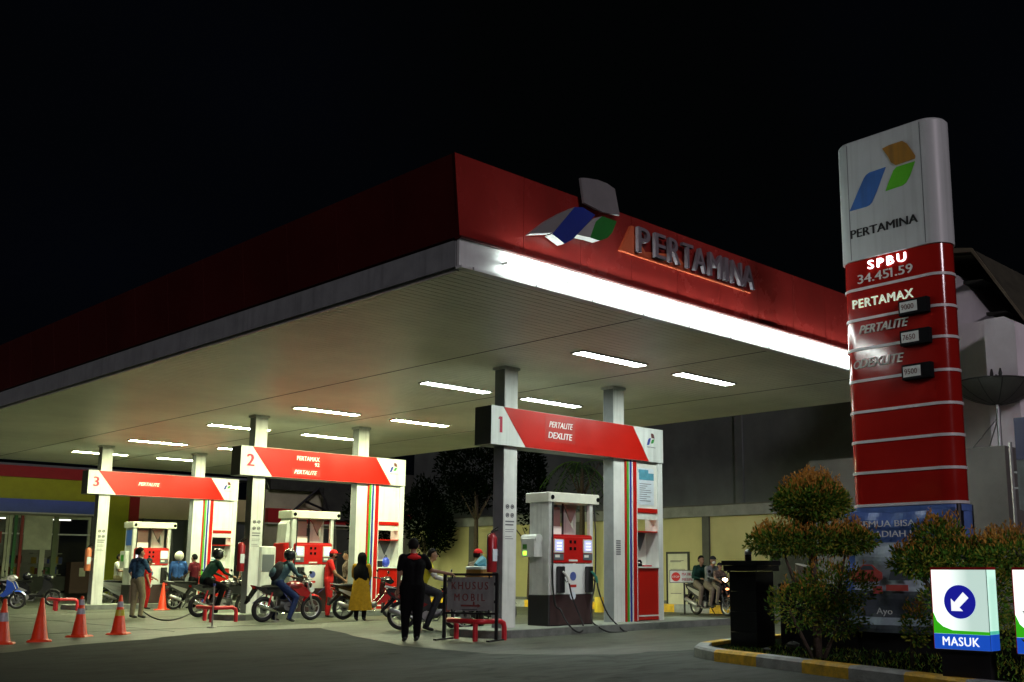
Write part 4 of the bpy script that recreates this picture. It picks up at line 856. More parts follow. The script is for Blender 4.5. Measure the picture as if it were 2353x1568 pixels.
# trees in front of the boundary wall
def tree(loc, lab, h, crowns, lean=(0, 0), palm=False):
    t = thing('tree', lab, 'tree', loc)
    g = MB(); g.tube([(0, 0, 0), (lean[0] * .4, lean[1] * .4, h * .4), (lean[0], lean[1], h)], [.13, .10, .06], M_bark, 8)
    for a in range(5): q = a * 1.3; g.tube([(lean[0], lean[1], h * .75), (lean[0] + .6 * math.cos(q), lean[1] + .6 * math.sin(q), h * 1.02)], [.04, .015], M_bark, 5)
    g.build('trunk', t, True)
    g = MB()
    if palm:
        for k in range(13):
            a = k * 2.4; L = random.uniform(1.1, 1.6); up = random.uniform(-.1, .7); prev = None
            for i in range(14):
                f = i / 13; c = Vector((lean[0] + L * f * math.cos(a), lean[1] + L * f * math.sin(a), h + L * (up * f - 1.15 * f * f)))
                for sgn in (-1, 1):
                    o = Vector((-math.sin(a) * sgn, math.cos(a) * sgn, -.7)); leaf(g, c, o, .42 * (1 - f * .6), .05, mat('palm_leaf', (.014, .045, .010), .7, var=.3))
                if prev: g.tube([prev, c], .012, M_leaf, 4, caps=False)
                prev = c
    else:
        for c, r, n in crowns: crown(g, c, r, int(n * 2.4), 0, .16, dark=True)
    g.build('crown', t)
tree((25.2, 29.5, 0), 'dark tree with a bare straight trunk left of sign 1', 3.9, [((0, 0, 5.0), (1.3, 1.6, 1.2), 1600), ((.2, .8, 4.0), (.8, .9, .7), 600)])
tree((25.2, 32.5, 0), 'slender black tree against the grey wall between signs 1 and 2', 2.4, [((0, 0, 3.3), (.7, .8, 1.3), 1300), ((0, -.9, 2.7), (.5, .5, .9), 600)])
tree((25.2, 35.6, 0), 'dark bushy tree beside the right post of sign 2', 2.2, [((0, 0, 3.6), (1.2, 1.1, 1.5), 1500)])
tree((25.0, 23.95, 0), 'green palm with drooping fronds behind pump 1', 4.6, [], palm=True)
tree((25.2, 26.6, 0), 'dark narrow tree seen just above pump 1', 2.6, [((0, 0, 4.2), (.5, .5, 1.4), 900)])

# ================================================================== CONES, BARRIERS, BARRIER SIGN
M_cone = mat('cone_orange', (.75, .05, .01), .4, var=.15, vs=6); M_refl = mat('cone_band_silver', (.35, .34, .36), .4, var=.2, vs=8); M_refy = mat('cone_band_yellow', (.5, .42, .03), .4, var=.2)
def cone(u, v, h, lab, bands):
    p = gp(u, v); c = thing('traffic_cone', lab, 'traffic cone', (p.x, p.y, .004), random.uniform(0, 90), 'traffic cones')
    g = MB(); g.rbox((-.19, -.19, 0), (.19, .19, .03), .05, M_cone); g.build('base', c)
    g = MB(); r0, r1 = .135, .025; rad = lambda z: r0 + (r1 - r0) * (z / h)
    g.tube([(0, 0, .03), (0, 0, .06), (0, 0, h - .01), (0, 0, h)], [rad(0) + .012, rad(.05), rad(h), .015], M_cone, 22); g.build('body', c, 50)
    for z0, z1, m in bands:
        g = MB(); g.tube([(0, 0, z0), (0, 0, z1)], [rad(z0) + .004, rad(z1) + .004], m, 22, caps=False); g.build('reflective_band', c, True)
cone(3, 1482, .72, 'orange cone with one wide silver band, cut by the left edge', [(.36, .50, M_refl)])
cone(90, 1476, .72, 'plain orange cone without bands, second from the left edge', [])
cone(182, 1465, .72, 'orange cone with two silver bands near its top', [(.40, .50, M_refl), (.56, .66, M_refl)])
cone(272, 1459, .72, 'orange cone with a yellow band below a silver one', [(.34, .45, M_refy), (.50, .60, M_refl)])
cone(372, 1403, .80, 'plain bright orange cone farther back beside pump 3', [])
M_postm = mat('post_metal', (.24, .23, .20), .5, .4, var=.2); M_strap = mat('strap_blue', (.05, .06, .22), .6)
bp = []
for k, (u, v, lab) in enumerate(((487, 1444, 'thin metal barrier post in front of the red pipe guard'), (633, 1430, 'thin metal barrier post with two blue straps beside the rider with backpack'), (758, 1419, 'thin metal barrier post with blue strap in front of the red attendant'))):
    p = gp(u, v); bp.append(p); t = thing('barrier_post', lab, 'barrier post', (p.x, p.y, .004), group='thin barrier posts')
    g = MB(); g.tube([(0, 0, 0), (0, 0, .03)], [.11, .09], M_postm, 14); g.build('foot', t); g = MB(); g.tube([(0, 0, .03), (0, 0, .88)], .018, M_postm, 8); g.tube([(0, 0, .86), (0, 0, .9)], .03, M_strap, 8); g.build('pole', t)
    if k: 
        g = MB(); d = Vector((.707, -.707, 0))
        g.tube([(0, 0, .87), tuple(-d * .55 + Vector((0, 0, .42)))], .012, M_strap, 5); 
        if k == 1: g.tube([(0, 0, .87), tuple(d * .4 + Vector((0, 0, .35)))], .012, M_strap, 5)
        g.build('strap', t)
g = MB(); pts = []
for u, v in ((325, 1404), (335, 1412), (350, 1421), (368, 1427), (390, 1428), (410, 1424), (428, 1417), (445, 1409), (470, 1402)): q = gp(u, v); pts.append((q.x, q.y, .022))
g.cord(pts, .018, M_rub, 6); tag(g.build('ground_hose', None, True), 'dark hose lying in a curve on the concrete near the lone cone', 'hose')

sg_ = thing('barrier_sign', 'grey board on a black stand reading KHUSUS MOBIL at the end of island 1', 'sign', (11.80, 14.62, 0), -70)
g = MB(); W_ = 1.03
for x in (0, W_): g.box((x - .025, -.022, .03), (x + .025, .022, 1.14), M_black); g.box((x - .03, -.3, 0), (x + .03, .3, .03), M_black)
g.box((.026, -.02, 1.095), (W_ - .026, .02, 1.135), M_black); g.box((.026, -.02, .44), (W_ - .026, .02, .475), M_black); g.build('stand', sg_)
M_board = streaks(mat('barrier_board', (.20, .21, .20), .5, var=.25, vs=4), .3)
g = MB(); g.box((.05, -.006, .50), (W_ - .05, .006, 1.07), M_board); g.build('board', sg_)
M_kh = mat('faded_letter', (.16, .035, .03), .6, var=.4, vs=30)
g = MB(); g.text('KHUSUS', .14, .86, .72, .13, -.0065, M_kh, .003, bold=.015, space=1.35); g.text('MOBIL', .20, .665, .60, .125, -.0065, M_kh, .003, bold=.015, space=1.5); g.box((.33, -.009, .57), (.68, -.0065, .60), M_kh); g.prism([(.66, .55), (.66, .62), (.72, .585)], -.009, -.0065, M_kh); g.box((.57, -.009, .6), (.6, -.0065, .655), M_kh); g.box((.35, -.008, .515), (.65, -.0065, .525), M_dkl); g.build('lettering', sg_)
g = MB()
for x, z in ((.15, 1.065), (W_ - .15, 1.065), (.15, .49), (W_ - .15, .49), (.03, .8), (W_ - .04, .95), (W_ - .04, .65)): g.box((x - .012, -.012, z - .02), (x + .012, .01, z + .03), M_black)
g.build('clip', sg_)
for u, v, lab in ((1378, 1402, 'small yellow painted drum seen between pump 1 and its kiosk column'),):
    p = gdist(u, 30.5); g = MB(); g.tube([(0, 0, 0), (0, 0, .2), (0, 0, .40), (0, 0, .43)], [.15, .15, .15, .12], M_yel, 18); tag(g.build('yellow_drum', None, 50, (p.x, p.y, 0)), lab, 'drum')
# ================================================================== MOTORBIKES
M_tyre = mat('tyre', (.012, .012, .012), .7, var=.2); M_eng = mat('engine_grey', (.10, .10, .10), .4, .6, var=.3); M_seat = mat('seat_black', (.008, .008, .008), .75, var=.2, spec=.15)
M_lens = mat('lamp_lens', (.5, .5, .5), .1, var=0, spec=.8); M_tail = mat('tail_lens', (.4, .02, .01), .2, var=0)
M_plate = mat('number_plate', (.015, .015, .015), .5)
def paint(n, c): return mat('paint_' + n, c, .18, var=.1, vs=3, spec=.6)
M_pb = paint('black', (.012, .012, .014))
def wheel(par, x, R0, spokes, m_rim, wdt=.045):
    w_ = MB(); w_.ring((x, 0, R0), R0 - wdt, wdt, M_tyre, 'y', 30, 8); o = w_.build('wheel', par, True)
    g = MB(); g.ring((x, 0, R0), R0 - wdt * 1.9, .016, m_rim, 'y', 28, 6)
    for k in range(spokes):
        a = 2 * math.pi * k / spokes + .3; g.tube([(x, 0, R0), (x + (R0 - .08) * math.cos(a), 0, R0 + (R0 - .08) * math.sin(a))], .011, m_rim, 5)
    g.tube([(x, -.06, R0), (x, .06, R0)], .035, M_eng, 12); g.build('rim', o, 50)
    g = MB(); g.tube([(x, -.035, R0), (x, -.03, R0)], .10, M_steel, 18); g.build('brake_disc', o)
def bike(loc, hd, lab, body, body2=None, kind='street', rim=None, lit=False, lean=4, silver=None):
    b = thing('motorbike', lab, 'motorbike', (loc[0], loc[1], .004), hd, 'motorbikes at the pumps')
    b.rotation_euler = (R(lean), 0, R(hd)); body2 = body2 or body; rim = rim or M_alu; silver = silver or M_alu
    Rw = .29 if kind != 'scooter' else .26; WB = 1.27
    wheel(b, 0, Rw, 5 if kind == 'street' else 6, rim, .052 if kind == 'street' else .04); wheel(b, WB, Rw, 5 if kind == 'street' else 6, rim, .045 if kind == 'street' else .038)
    g = MB()                                                   # fork
    for y in (-.085, .085): g.tube([(WB, y, Rw), (WB - .12, y, .62), (WB - .22, y * .9, .92)], [.024, .026, .022], M_alu if kind == 'street' else M_black, 7)
    g.build('fork', b)
    g = MB(); n = 9; pts = []
    for i in range(n): a = R(35 + 110 * i / (n - 1)); pts.append((WB + (Rw + .03) * math.cos(a), 0, Rw + (Rw + .03) * math.sin(a)))
    for i in range(n - 1):
        for s_ in (-1, 1):
            p, q = pts[i], pts[i + 1]; g.add([(p[0], 0, p[2] + .012), (q[0], 0, q[2] + .012), (q[0], s_ * .065, q[2] - .02), (p[0], s_ * .065, p[2] - .02)], [(0, 1, 2, 3)], body2)
    g.build('front_fender', b, True)
    g = MB()
    g.tube([(WB - .24, 0, .93), (WB - .30, .12, .97), (WB - .36, .30, .98)], .014, M_black, 6); g.tube([(WB - .24, 0, .93), (WB - .30, -.12, .97), (WB - .36, -.30, .98)], .014, M_black, 6)
    for s_ in (-1, 1): g.tube([(WB - .335, s_ * .22, .976), (WB - .365, s_ * .34, .98)], .02, M_rub, 8); g.tube([(WB - .31, s_ * .25, .98), (WB - .25, s_ * .33, .98)], .008, M_steel, 5)
    g.build('handlebar', b)
    for s_ in (-1, 1):
        g = MB(); g.tube([(WB - .31, s_ * .2, .98), (WB - .30, s_ * .30, 1.12)], .007, M_black, 5); g.ball((WB - .30, s_ * .32, 1.15), (.02, .06, .038), M_blackg, 10, 6); g.build('mirror', b, True)
    if kind == 'street':
        g = MB(); g.ball((WB - .14, 0, .84), (.10, .095, .095), M_pb, 14, 8); hl = g.build('headlight', b, True)
        g = MB(); g.ball((WB - .09, 0, .84), (.06, .08, .08), M_lens, 14, 8); g.build('lens', hl, True)
        g = MB(); g.ball((WB - .52, 0, .80), (.27, .155, .135), body, 18, 10); g.ball((WB - .64, 0, .74), (.16, .13, .10), body, 14, 8)
        for s_ in (-1, 1): g.prism([(WB - .62, .76), (WB - .30, .80), (WB - .14, .66), (WB - .20, .56), (WB - .42, .60)], s_ * .13 - .015, s_ * .13 + .015, body2)
        g.build('fuel_tank', b, True)
        g = MB(); g.zprism([(WB - .78, -.10), (WB - .72, .10), (.02, .12), (-.12, .08), (-.12, -.08), (.02, -.12)], .745, .80, M_seat); g.ball((.16, 0, .80), (.27, .125, .05), M_seat, 14, 6); g.build('seat', b, 50)
        g = MB(); g.prism([(.40, .60), (.46, .74), (-.16, .80), (-.32, .84), (-.26, .76), (0, .64), (.2, .58)], -.11, .11, M_pb, side=body2); g.build('tail_fairing', b)
        g = MB(); g.ball((-.27, 0, .78), (.05, .07, .035), M_tail, 10, 6); g.build('tail_light', b, True)
        g = MB(); g.prism([(-.2, .76), (-.42, .46), (-.46, .42), (-.43, .50), (-.27, .78)], -.07, .07, M_pb); g.box((-.41, -.09, .48), (-.39, .09, .60), M_plate); g.build('rear_fender', b)
        g = MB(); g.tube([(.36, 0, .40), (.62, 0, .34), (.85, 0, .40)], [.13, .16, .10], M_eng, 10); g.tube([(.72, 0, .40), (.80, 0, .68)], [.10, .08], M_eng, 10)
        for k in range(5): g.tube([(.735 + k * .017, 0, .46 + k * .045), (.738 + k * .017, 0, .475 + k * .045)], .125, M_steel, 12)
        for s_ in (-1, 1): g.tube([(.55, s_ * .12, .36), (.55, s_ * .15, .36)], .10, M_alu, 14)
        g.build('engine', b, 50)
    else:
        g = MB(); g.ball((WB - .17, 0, .94), (.12, .15, .09), body, 14, 8); g.prism([(WB - .30, .99), (WB - .13, 1.02), (WB - .03, .90), (WB - .12, .84), (WB - .28, .88)], -.12, .12, body, side=M_pb); g.build('cowl', b, True)
        hl = MB(); hl.ball((WB - .07, 0, .93), (.05, .085, .05), M_lens if not lit else mat('headlight_lit', (1, .9, .7), var=0, emit=(1, .72, .38), es=30), 12, 8); hl.build('headlight', b, True)
        if lit:
            g = MB(); g.ball((WB + .02, 0, .70), (.03, .06, .03), mat('indicator_lit', (1, .4, .1), var=0, emit=(1, .35, .12), es=4), 10, 6); g.build('indicator', b, True)
        g = MB()
        for s_ in (-1, 1): g.prism([(WB - .28, .90), (WB - .10, .80), (WB - .02, .62), (WB - .20, .45), (WB - .36, .36), (WB - .46, .42), (WB - .30, .60)], s_ * .13 - .02, s_ * .13 + .02, body2, side=body)
        g.box((WB - .30, -.12, .42), (WB - .26, .12, .86), M_pb); g.build('leg_shield', b)
        if kind == 'scooter': g = MB(); g.rbox((.48, -.13, .30), (WB - .28, .13, .37), .03, M_pb); g.build('footboard', b)
        g = MB(); g.prism([(.60, .40), (.56, .66), (.42, .76), (-.10, .80), (-.32, .82), (-.26, .70), (-.06, .58), (.14, .44), (.36, .34)], -.13, .13, body, side=M_pb)
        g.prism([(.52, .52), (.30, .62), (-.22, .76), (-.20, .71), (.1, .56), (.4, .44)], -.137, .137, silver, side=silver); g.build('rear_fairing', b)
        g = MB(); g.zprism([(.62, -.09), (.62, .09), (.2, .13), (-.2, .11), (-.28, .06), (-.28, -.06), (-.2, -.11), (.2, -.13)], .765, .83, M_seat); g.ball((.05, 0, .83), (.25, .12, .03), M_seat, 12, 6); g.build('seat', b, 50)
        g = MB(); g.ball((-.31, 0, .74), (.05, .10, .04), M_tail if not lit else mat('tail_lit', (1, .1, .03), var=0, emit=(1, .12, .03), es=3), 10, 6); g.build('tail_light', b, True)
        g = MB(); g.tube([(-.10, .1, .82), (-.34, .09, .86), (-.34, -.09, .86), (-.10, -.1, .82)], .013, M_alu, 6); g.build('grab_rail', b)
        g = MB(); g.prism([(-.18, .66), (-.40, .42), (-.42, .36), (-.39, .34), (-.10, .62)], -.065, .065, M_pb); g.box((-.40, -.08, .42), (-.385, .08, .54), M_plate); g.build('rear_fender', b)
        g = MB(); g.tube([(.2, 0, .33), (.45, 0, .30), (.72, 0, .32)], [.10, .13, .08], M_eng, 10); g.tube([(.62, 0, .31), (.84, 0, .36)], [.085, .07], M_eng, 10); g.tube([(.5, -.1, .3), (.5, -.15, .3)], .09, M_alu, 12); g.build('engine', b, 50)
    g = MB(); g.tube([(.82, -.10, .40), (.72, -.14, .20), (.40, -.15, .20), (.20, -.16, .27)], .018, M_chrome, 7); g.tube([(.24, -.165, .26), (.14, -.17, .29), (-.22, -.18, .42), (-.24, -.18, .427)], [.03, .05, .055, .035], M_chrome if kind == 'street' else M_alu, 12); g.build('exhaust', b, 50)
    g = MB()
    for y in (-.085, .085): g.tube([(0, y, Rw), (.35, y, .34)], [.02, .028], M_black, 6)
    for s_ in (-1, 1): g.tube([(.06, s_ * .10, .34), (.14, s_ * .10, .68)], .022, M_redrail if kind == 'street' else M_steel, 8)
    g.build('swing_arm', b)
    g = MB(); g.tube([(.45, .12, .22), (.42, .30, .012)], .012, M_black, 5); g.tube([(.35, -.24, .24), (.35, .24, .24)], .014, M_black, 5); g.build('stand', b)
    return b

# ================================================================== PEOPLE
M_skin = mat('skin', (.26, .14, .085), .55, var=.1, vs=12); M_hair = mat('hair_black', (.006, .005, .004), .85, var=.2, vs=30, spec=.15, bump=.5, bs=90); M_eye = mat('eye_dark', (.01, .01, .01), .2, var=0); M_lip = mat('lip', (.20, .07, .06), .5)
def cloth(n, c, v=.2, vs=14): return mat('cloth_' + n, c, .95, spec=.1, var=v, vs=vs, bump=.25, bs=25)
M_shoe = mat('shoe_black', (.012, .012, .012), .5)
def lerp(a, b, f): return tuple(a[i] + (b[i] - a[i]) * f for i in range(3))
STAND = dict(pel=(0, 0, .93), wst=(0, 0, 1.08), chs=(.01, 0, 1.26), nck=(0, 0, 1.42), hed=(.03, 0, 1.575),
    hip=(0, .09, .90), kne=(.03, .10, .48), ank=(-.01, .10, .09), sho=(0, .175, 1.37), elb=(-.03, .235, 1.10), wri=(.05, .24, .86))
def P(base=STAND, **k):
    d = {}
    for key, v in base.items():
        if key in ('hip', 'kne', 'ank', 'sho', 'elb', 'wri'): d[key + 'L'] = v; d[key + 'R'] = (v[0], -v[1], v[2])
        else: d[key] = v
    d.update(k); return d
def sit(h=.80, lean=.12, **k):   # astride: seat height h
    z = h + .10; L = lean
    d = P(pel=(0, 0, z), wst=(.02 + L * .3, 0, z + .15), chs=(.05 + L * .8, 0, z + .32), nck=(.05 + L * 1.25, 0, z + .48), hed=(.10 + L * 1.35, 0, z + .64))
    for s_, y in (('L', 1), ('R', -1)):
        d['hip' + s_] = (.02, y * .10, z - .03); d['kne' + s_] = (.40, y * .22, z - .16); d['ank' + s_] = (.30, y * .22, .32)
        d['sho' + s_] = (.05 + L * 1.15, y * .175, z + .43); d['elb' + s_] = (.20 + L, y * .29, z + .19); d['wri' + s_] = (.48 + L * .6, y * .30, z + .12)
    d.update(k); return d
def person(loc, hd, lab, pose, shirt, pants, sc=1.0, sleeve='short', shoe=None, hair='short', look=0, group=None, girth=1.12, mask=None, skirt=None, z=.004):
    o = bpy.data.objects.new('person', None); COL.objects.link(o); o.location = (loc[0], loc[1], z); o.rotation_euler = (0, 0, R(hd)); o.scale = (sc, sc, sc)
    o['label'] = lab; o['category'] = 'person'
    if group: o['group'] = group
    D = pose; G = girth; H = Vector(D['hed']); N = Vector(D['nck'])
    bones = []   # a, b, ra, rb, zone
    def bn(a, b, ra, rb, zn): bones.append((Vector(a), Vector(b), ra, rb, zn))
    sk = 'skin'; shoe = shoe or M_shoe
    for s_ in 'LR':
        hp, kn, an, sh, el, wr = (Vector(D[k + s_]) for k in ('hip', 'kne', 'ank', 'sho', 'elb', 'wri'))
        bn(hp, kn, .098 * G, .070 * G, 'pants'); bn(kn, an, .068 * G, .056, 'pants')
        f = (an - kn).normalized(); fd = Vector((1, 0, 0)) - f * f.x * .35; fd.normalize()
        bn(an + f * .03 - fd * .03, an + f * .055 + fd * .09, .038, .036, 'shoe'); bn(an + f * .055 + fd * .09, an + f * .06 + fd * .15, .036, .028, 'shoe')
        mid = sh.lerp(el, .62)
        bn(sh, mid, .062 * G, .054 * G, 'shirt'); bn(mid, el, .046 * G, .040, 'shirt' if sleeve != 'short' else sk)
        bn(el, wr, .038, .027, 'shirt' if sleeve == 'long' else sk)
        hdn = (wr - el).normalized(); pm = wr + hdn * .075; bn(wr, pm, .027, .032, sk)
    pel, wst, chs = Vector(D['pel']), Vector(D['wst']), Vector(D['chs'])
    hl, hr, sl, sr = (Vector(D[k]) for k in ('hipL', 'hipR', 'shoL', 'shoR'))
    bn(hl.lerp(hr, .1) + Vector((0, 0, .03)), hr.lerp(hl, .1) + Vector((0, 0, .03)), .105 * G, .105 * G, 'pants'); bn(pel + Vector((0, .045, .02)), wst + Vector((0, .05, 0)), .105 * G, .10 * G, 'shirt'); bn(pel + Vector((0, -.045, .02)), wst + Vector((0, -.05, 0)), .105 * G, .10 * G, 'shirt')
    ax = (sl - sr).normalized()
    for s_ in (1, -1): bn(wst + ax * .05 * s_, chs + ax * .075 * s_, .10 * G, .108 * G, 'shirt'); bn(chs + ax * .08 * s_, N + ax * .10 * s_ - Vector((0, 0, .06)), .105 * G, .06, 'shirt')
    bn(sl, sr, .058, .058, 'shirt'); bn(sl, N, .055, .05, 'shirt'); bn(sr, N, .055, .05, 'shirt')
    bn(N - Vector((0, 0, .02)), H - Vector((0, 0, .07)), .052, .05, sk)
    ya = R(look); F = Vector((math.cos(ya), math.sin(ya), -.05)).normalized(); Sd = Vector((-math.sin(ya), math.cos(ya), 0)); U = Vector((0, 0, 1))
    bn(H + U * .03 - F * .015, H - U * .005 + F * .0, .092, .080, sk); bn(H - U * .01 + F * .02, H - U * .085 + F * .045, .070, .038, sk)
    bn(H + F * .088 + U * .005, H + F * .105 - U * .028, .010, .016, sk)
    for s_ in (1, -1): bn(H + Sd * .083 * s_ + U * .01, H + Sd * .086 * s_ - U * .02, .018, .013, sk)
    g = MB()
    for a, b, ra, rb, zn in bones:
        g.ball(a, ra, M_skin, 12, 8); g.ball(b, rb, M_skin, 12, 8)
        if (b - a).length > .005: g.tube([a, b], [ra, rb], M_skin, 12)
    me = bpy.data.meshes.new('r'); me.from_pydata(g.V, [], g.F); ob = bpy.data.objects.new('r', me); COL.objects.link(ob)
    md = ob.modifiers.new('m', 'REMESH'); md.mode = 'VOXEL'; md.voxel_size = .0125
    m2 = ob.modifiers.new('s', 'SMOOTH'); m2.factor = .5; m2.iterations = 5
    ev = bpy.data.meshes.new_from_object(ob.evaluated_get(bpy.context.evaluated_depsgraph_get())); bpy.data.objects.remove(ob)
    out = MB(); zm = {'pants': pants, 'shirt': shirt, 'shoe': shoe, 'skin': M_skin}
    vs = [v.co.copy() for v in ev.vertices]; out.V = [tuple(v) for v in vs]; cache = {}
    segs = [(a, b - a, max(1e-9, (b - a).length_squared), ra, rb, zn) for a, b, ra, rb, zn in bones]
    def zone(v):
        key = (round(v.x, 2), round(v.y, 2), round(v.z, 2))
        if key not in cache:
            best = 9; bz = None
            for a, dd, l2, ra, rb, zn in segs:
                f = max(0, min(1, (v - a).dot(dd) / l2)); q = (v - a - dd * f).length - (ra + (rb - ra) * f)
                if q < best: best = q; bz = zn
            cache[key] = bz
        return cache[key]
    for p in ev.polygons: out.F.append(tuple(p.vertices)); out.I.append(out.mi(zm[zone(vs[p.vertices[0]])]))
    for s_, sg in (('L', 1), ('R', -1)):         # fingers, curled, and thumb
        el, wr = Vector(D['elb' + s_]), Vector(D['wri' + s_]); h = (wr - el).normalized(); side = h.cross(Vector((0, 0, 1)))
        if side.length < .2: side = Vector((1, 0, 0))
        side.normalize(); dn = side.cross(h).normalized(); dn = dn if dn.z < 0 else -dn
        pm = wr + h * .085
        for k, L in enumerate((.062, .072, .068, .052)):
            q = pm + side * (.0165 * (k - 1.5)) ; out.tube([q, q + h * L * .5 + dn * .004, q + h * L * .8 + dn * .022, q + h * L * .85 + dn * .042], [.0095, .0085, .008, .006], M_skin, 6)
        q = wr + h * .03 - side * .024; out.tube([q, q + h * .035 - side * .022 + dn * .01, q + h * .06 - side * .02 + dn * .02], [.011, .01, .007], M_skin, 6)
    for s_ in (1, -1): out.ball(H + F * .078 + Sd * .030 * s_ + U * .012, (.012, .012, .008), M_eye, 8, 6)
    out.ball(H + F * .082 - U * .052, (.010, .018, .005), M_lip, 8, 5)
    body = out.build('body', o, True)
    bpy.data.meshes.remove(ev)
    T = Matrix.Translation(H) @ Matrix.Rotation(ya, 4, 'Z')
    def shell(nm, m, r, back, c=(0, 0, 0), n=20, k=9, front=None):   # cap-like shell, lower at the back of the head
        front = back if front is None else front
        g = MB(); vs = []; fs = []
        for i in range(k + 1):
            for j in range(n):
                t = 2 * math.pi * j / n; f = max(0, min(1, (math.cos(t) + .25) / .9)); zl = back + (front - back) * f
                ph = math.acos(zl) * i / k; q = math.sin(ph); b = 1 + (.03 * math.sin(7 * t + 5 * ph) if nm == 'hair' else 0); tk = b * (1 if i < k else .95)
                vs.append((c[0] + r[0] * q * tk * math.cos(t), c[1] + r[1] * q * tk * math.sin(t), c[2] + r[2] * math.cos(ph) * b))
        for i in range(k):
            for j in range(n): l = (j + 1) % n; fs.append((i * n + j, (i + 1) * n + j, (i + 1) * n + l, i * n + l))
        g.add(vs, fs, m, T); return g
    if hair in ('short', 'cap'): g = shell('hair', M_hair, (.104, .093, .114), -.62, (-.014, 0, .020), front=.42); g.build('hair', body, True)
    if isinstance(hair, tuple):
        kind, m, m3 = hair
        if kind == 'helmet':
            g = MB(); g.ball((-.01, 0, .03), (.152, .140, .150), m, 20, 12, T); he = g.build('helmet', o, True)
            g = MB(); vs = []; n = 14
            for zz, rr in ((.08, .150), (.03, .163), (-.035, .160)):
                for j in range(n): a = R(-75 + 150 * j / (n - 1)); vs.append((.008 + rr * math.cos(a), rr * .93 * math.sin(a), zz))
            g.add(vs, [(k * n + j, k * n + j + 1, (k + 1) * n + j + 1, (k + 1) * n + j) for k in range(2) for j in range(n - 1)], m3, T); g.build('visor', he, True)
        if kind == 'cap':
            g = shell('hair', M_hair, (.103, .092, .108), -.6, (-.016, 0, .012), front=.3); g.build('hair', body, True)
            g = shell('cap', m, (.112, .100, .112), .12, (-.008, 0, .026)); ca = g.build('cap', o, True)
            g = MB(); g.zprism([(.08, -.07), (.14, -.06), (.18, -.03), (.185, 0), (.18, .03), (.14, .06), (.08, .07)], .035, .042, m3, T); g.build('brim', ca)
        if kind == 'hijab':
            g = MB(); n = 24; prof = [(.01, .150), (.07, .135), (.11, .08), (.125, .0), (.12, -.07), (.115, -.12), (.17, -.19), (.22, -.27), (.225, -.42), (.21, -.58), (.10, -.74)]; vs = []
            for i, (r_, zz) in enumerate(prof):
                for j in range(n):
                    a = 2 * math.pi * j / n; k_ = 1 + (.05 * math.sin(5 * a + zz * 9) if i > 5 else 0); back = 1.0 if i < 6 else .72
                    vs.append((-.015 + r_ * back * math.cos(a) * k_, r_ * math.sin(a) * k_ * .95, zz + (.10 * max(0, math.cos(a)) if i > 8 else 0)))
            g.add(vs, [(i * n + j, (i + 1) * n + j, (i + 1) * n + (j + 1) % n, i * n + (j + 1) % n) for i in range(len(prof) - 1) for j in range(n)], m, T); g.build('headscarf', o, True)
    if mask: g = MB(); g.ball((.045, 0, -.045), (.062, .062, .052), mask, 12, 8, T); g.build('face_mask', o, True)
    if skirt:
        m, z0, z1, r0, r1 = skirt; g = MB(); n = 40; vs = []; K = 9
        for i in range(K + 1):
            f = i / K; zz = z1 + (z0 - z1) * f; r_ = r1 + (r0 - r1) * f ** .8
            for j in range(n): a = 2 * math.pi * j / n; q = 1 + .07 * f * math.sin(7 * a + 1) + .04 * f * math.sin(13 * a); vs.append((r_ * .72 * math.cos(a) * q, r_ * math.sin(a) * q, zz))
        g.add(vs, [(i * n + j, (i + 1) * n + j, (i + 1) * n + (j + 1) % n, i * n + (j + 1) % n) for i in range(K) for j in range(n)], m); g.build('dress', o, True)
    return o
def backpack(par, pose, m, m2):
    C = Vector(pose['chs']); N = Vector(pose['nck']); ang = math.atan2(N.x - C.x, N.z - C.z)
    T = Matrix.Translation(C + Vector((-.20, 0, -.04))) @ Matrix.Rotation(ang, 4, 'Y')
    g = MB(); g.ball((0, 0, 0), (.12, .16, .25), m, 16, 10, T); g.ball((-.09, 0, -.07), (.06, .12, .13), m2, 12, 8, T)
    return g

C_blk = cloth('black', (.004, .004, .0045)); C_dk = cloth('charcoal', (.022, .023, .026)); C_red = cloth('red', (.50, .02, .02)); C_khaki = cloth('khaki', (.20, .17, .10)); C_navy = cloth('navy', (.015, .025, .08))
C_blue = cloth('blue', (.03, .08, .25)); C_plaid = cloth('blue_plaid', (.03, .07, .12), .8, 9); C_yel = cloth('yellow_vest', (.45, .42, .03)); C_must = cloth('mustard', (.30, .17, .012)); C_grey = cloth('grey', (.16, .17, .17)); C_wht = cloth('white', (.50, .50, .45)); C_teal = cloth('slate', (.05, .09, .11)); C_brn = cloth('brown_check', (.14, .10, .08), .7, 16); C_grn = cloth('dark_green', (.012, .04, .03)); C_org = cloth('orange', (.50, .16, .02)); C_tan = cloth('tan', (.16, .13, .10))
M_hw = mat('helmet_white', (.6, .6, .5), .25, var=.1); M_hk = mat('helmet_dark', (.015, .016, .02), .15, var=.1); M_vis = mat('visor', (.35, .38, .32), .08, var=0, spec=.8); M_visd = mat('visor_dark', (.02, .02, .02), .08, var=0)

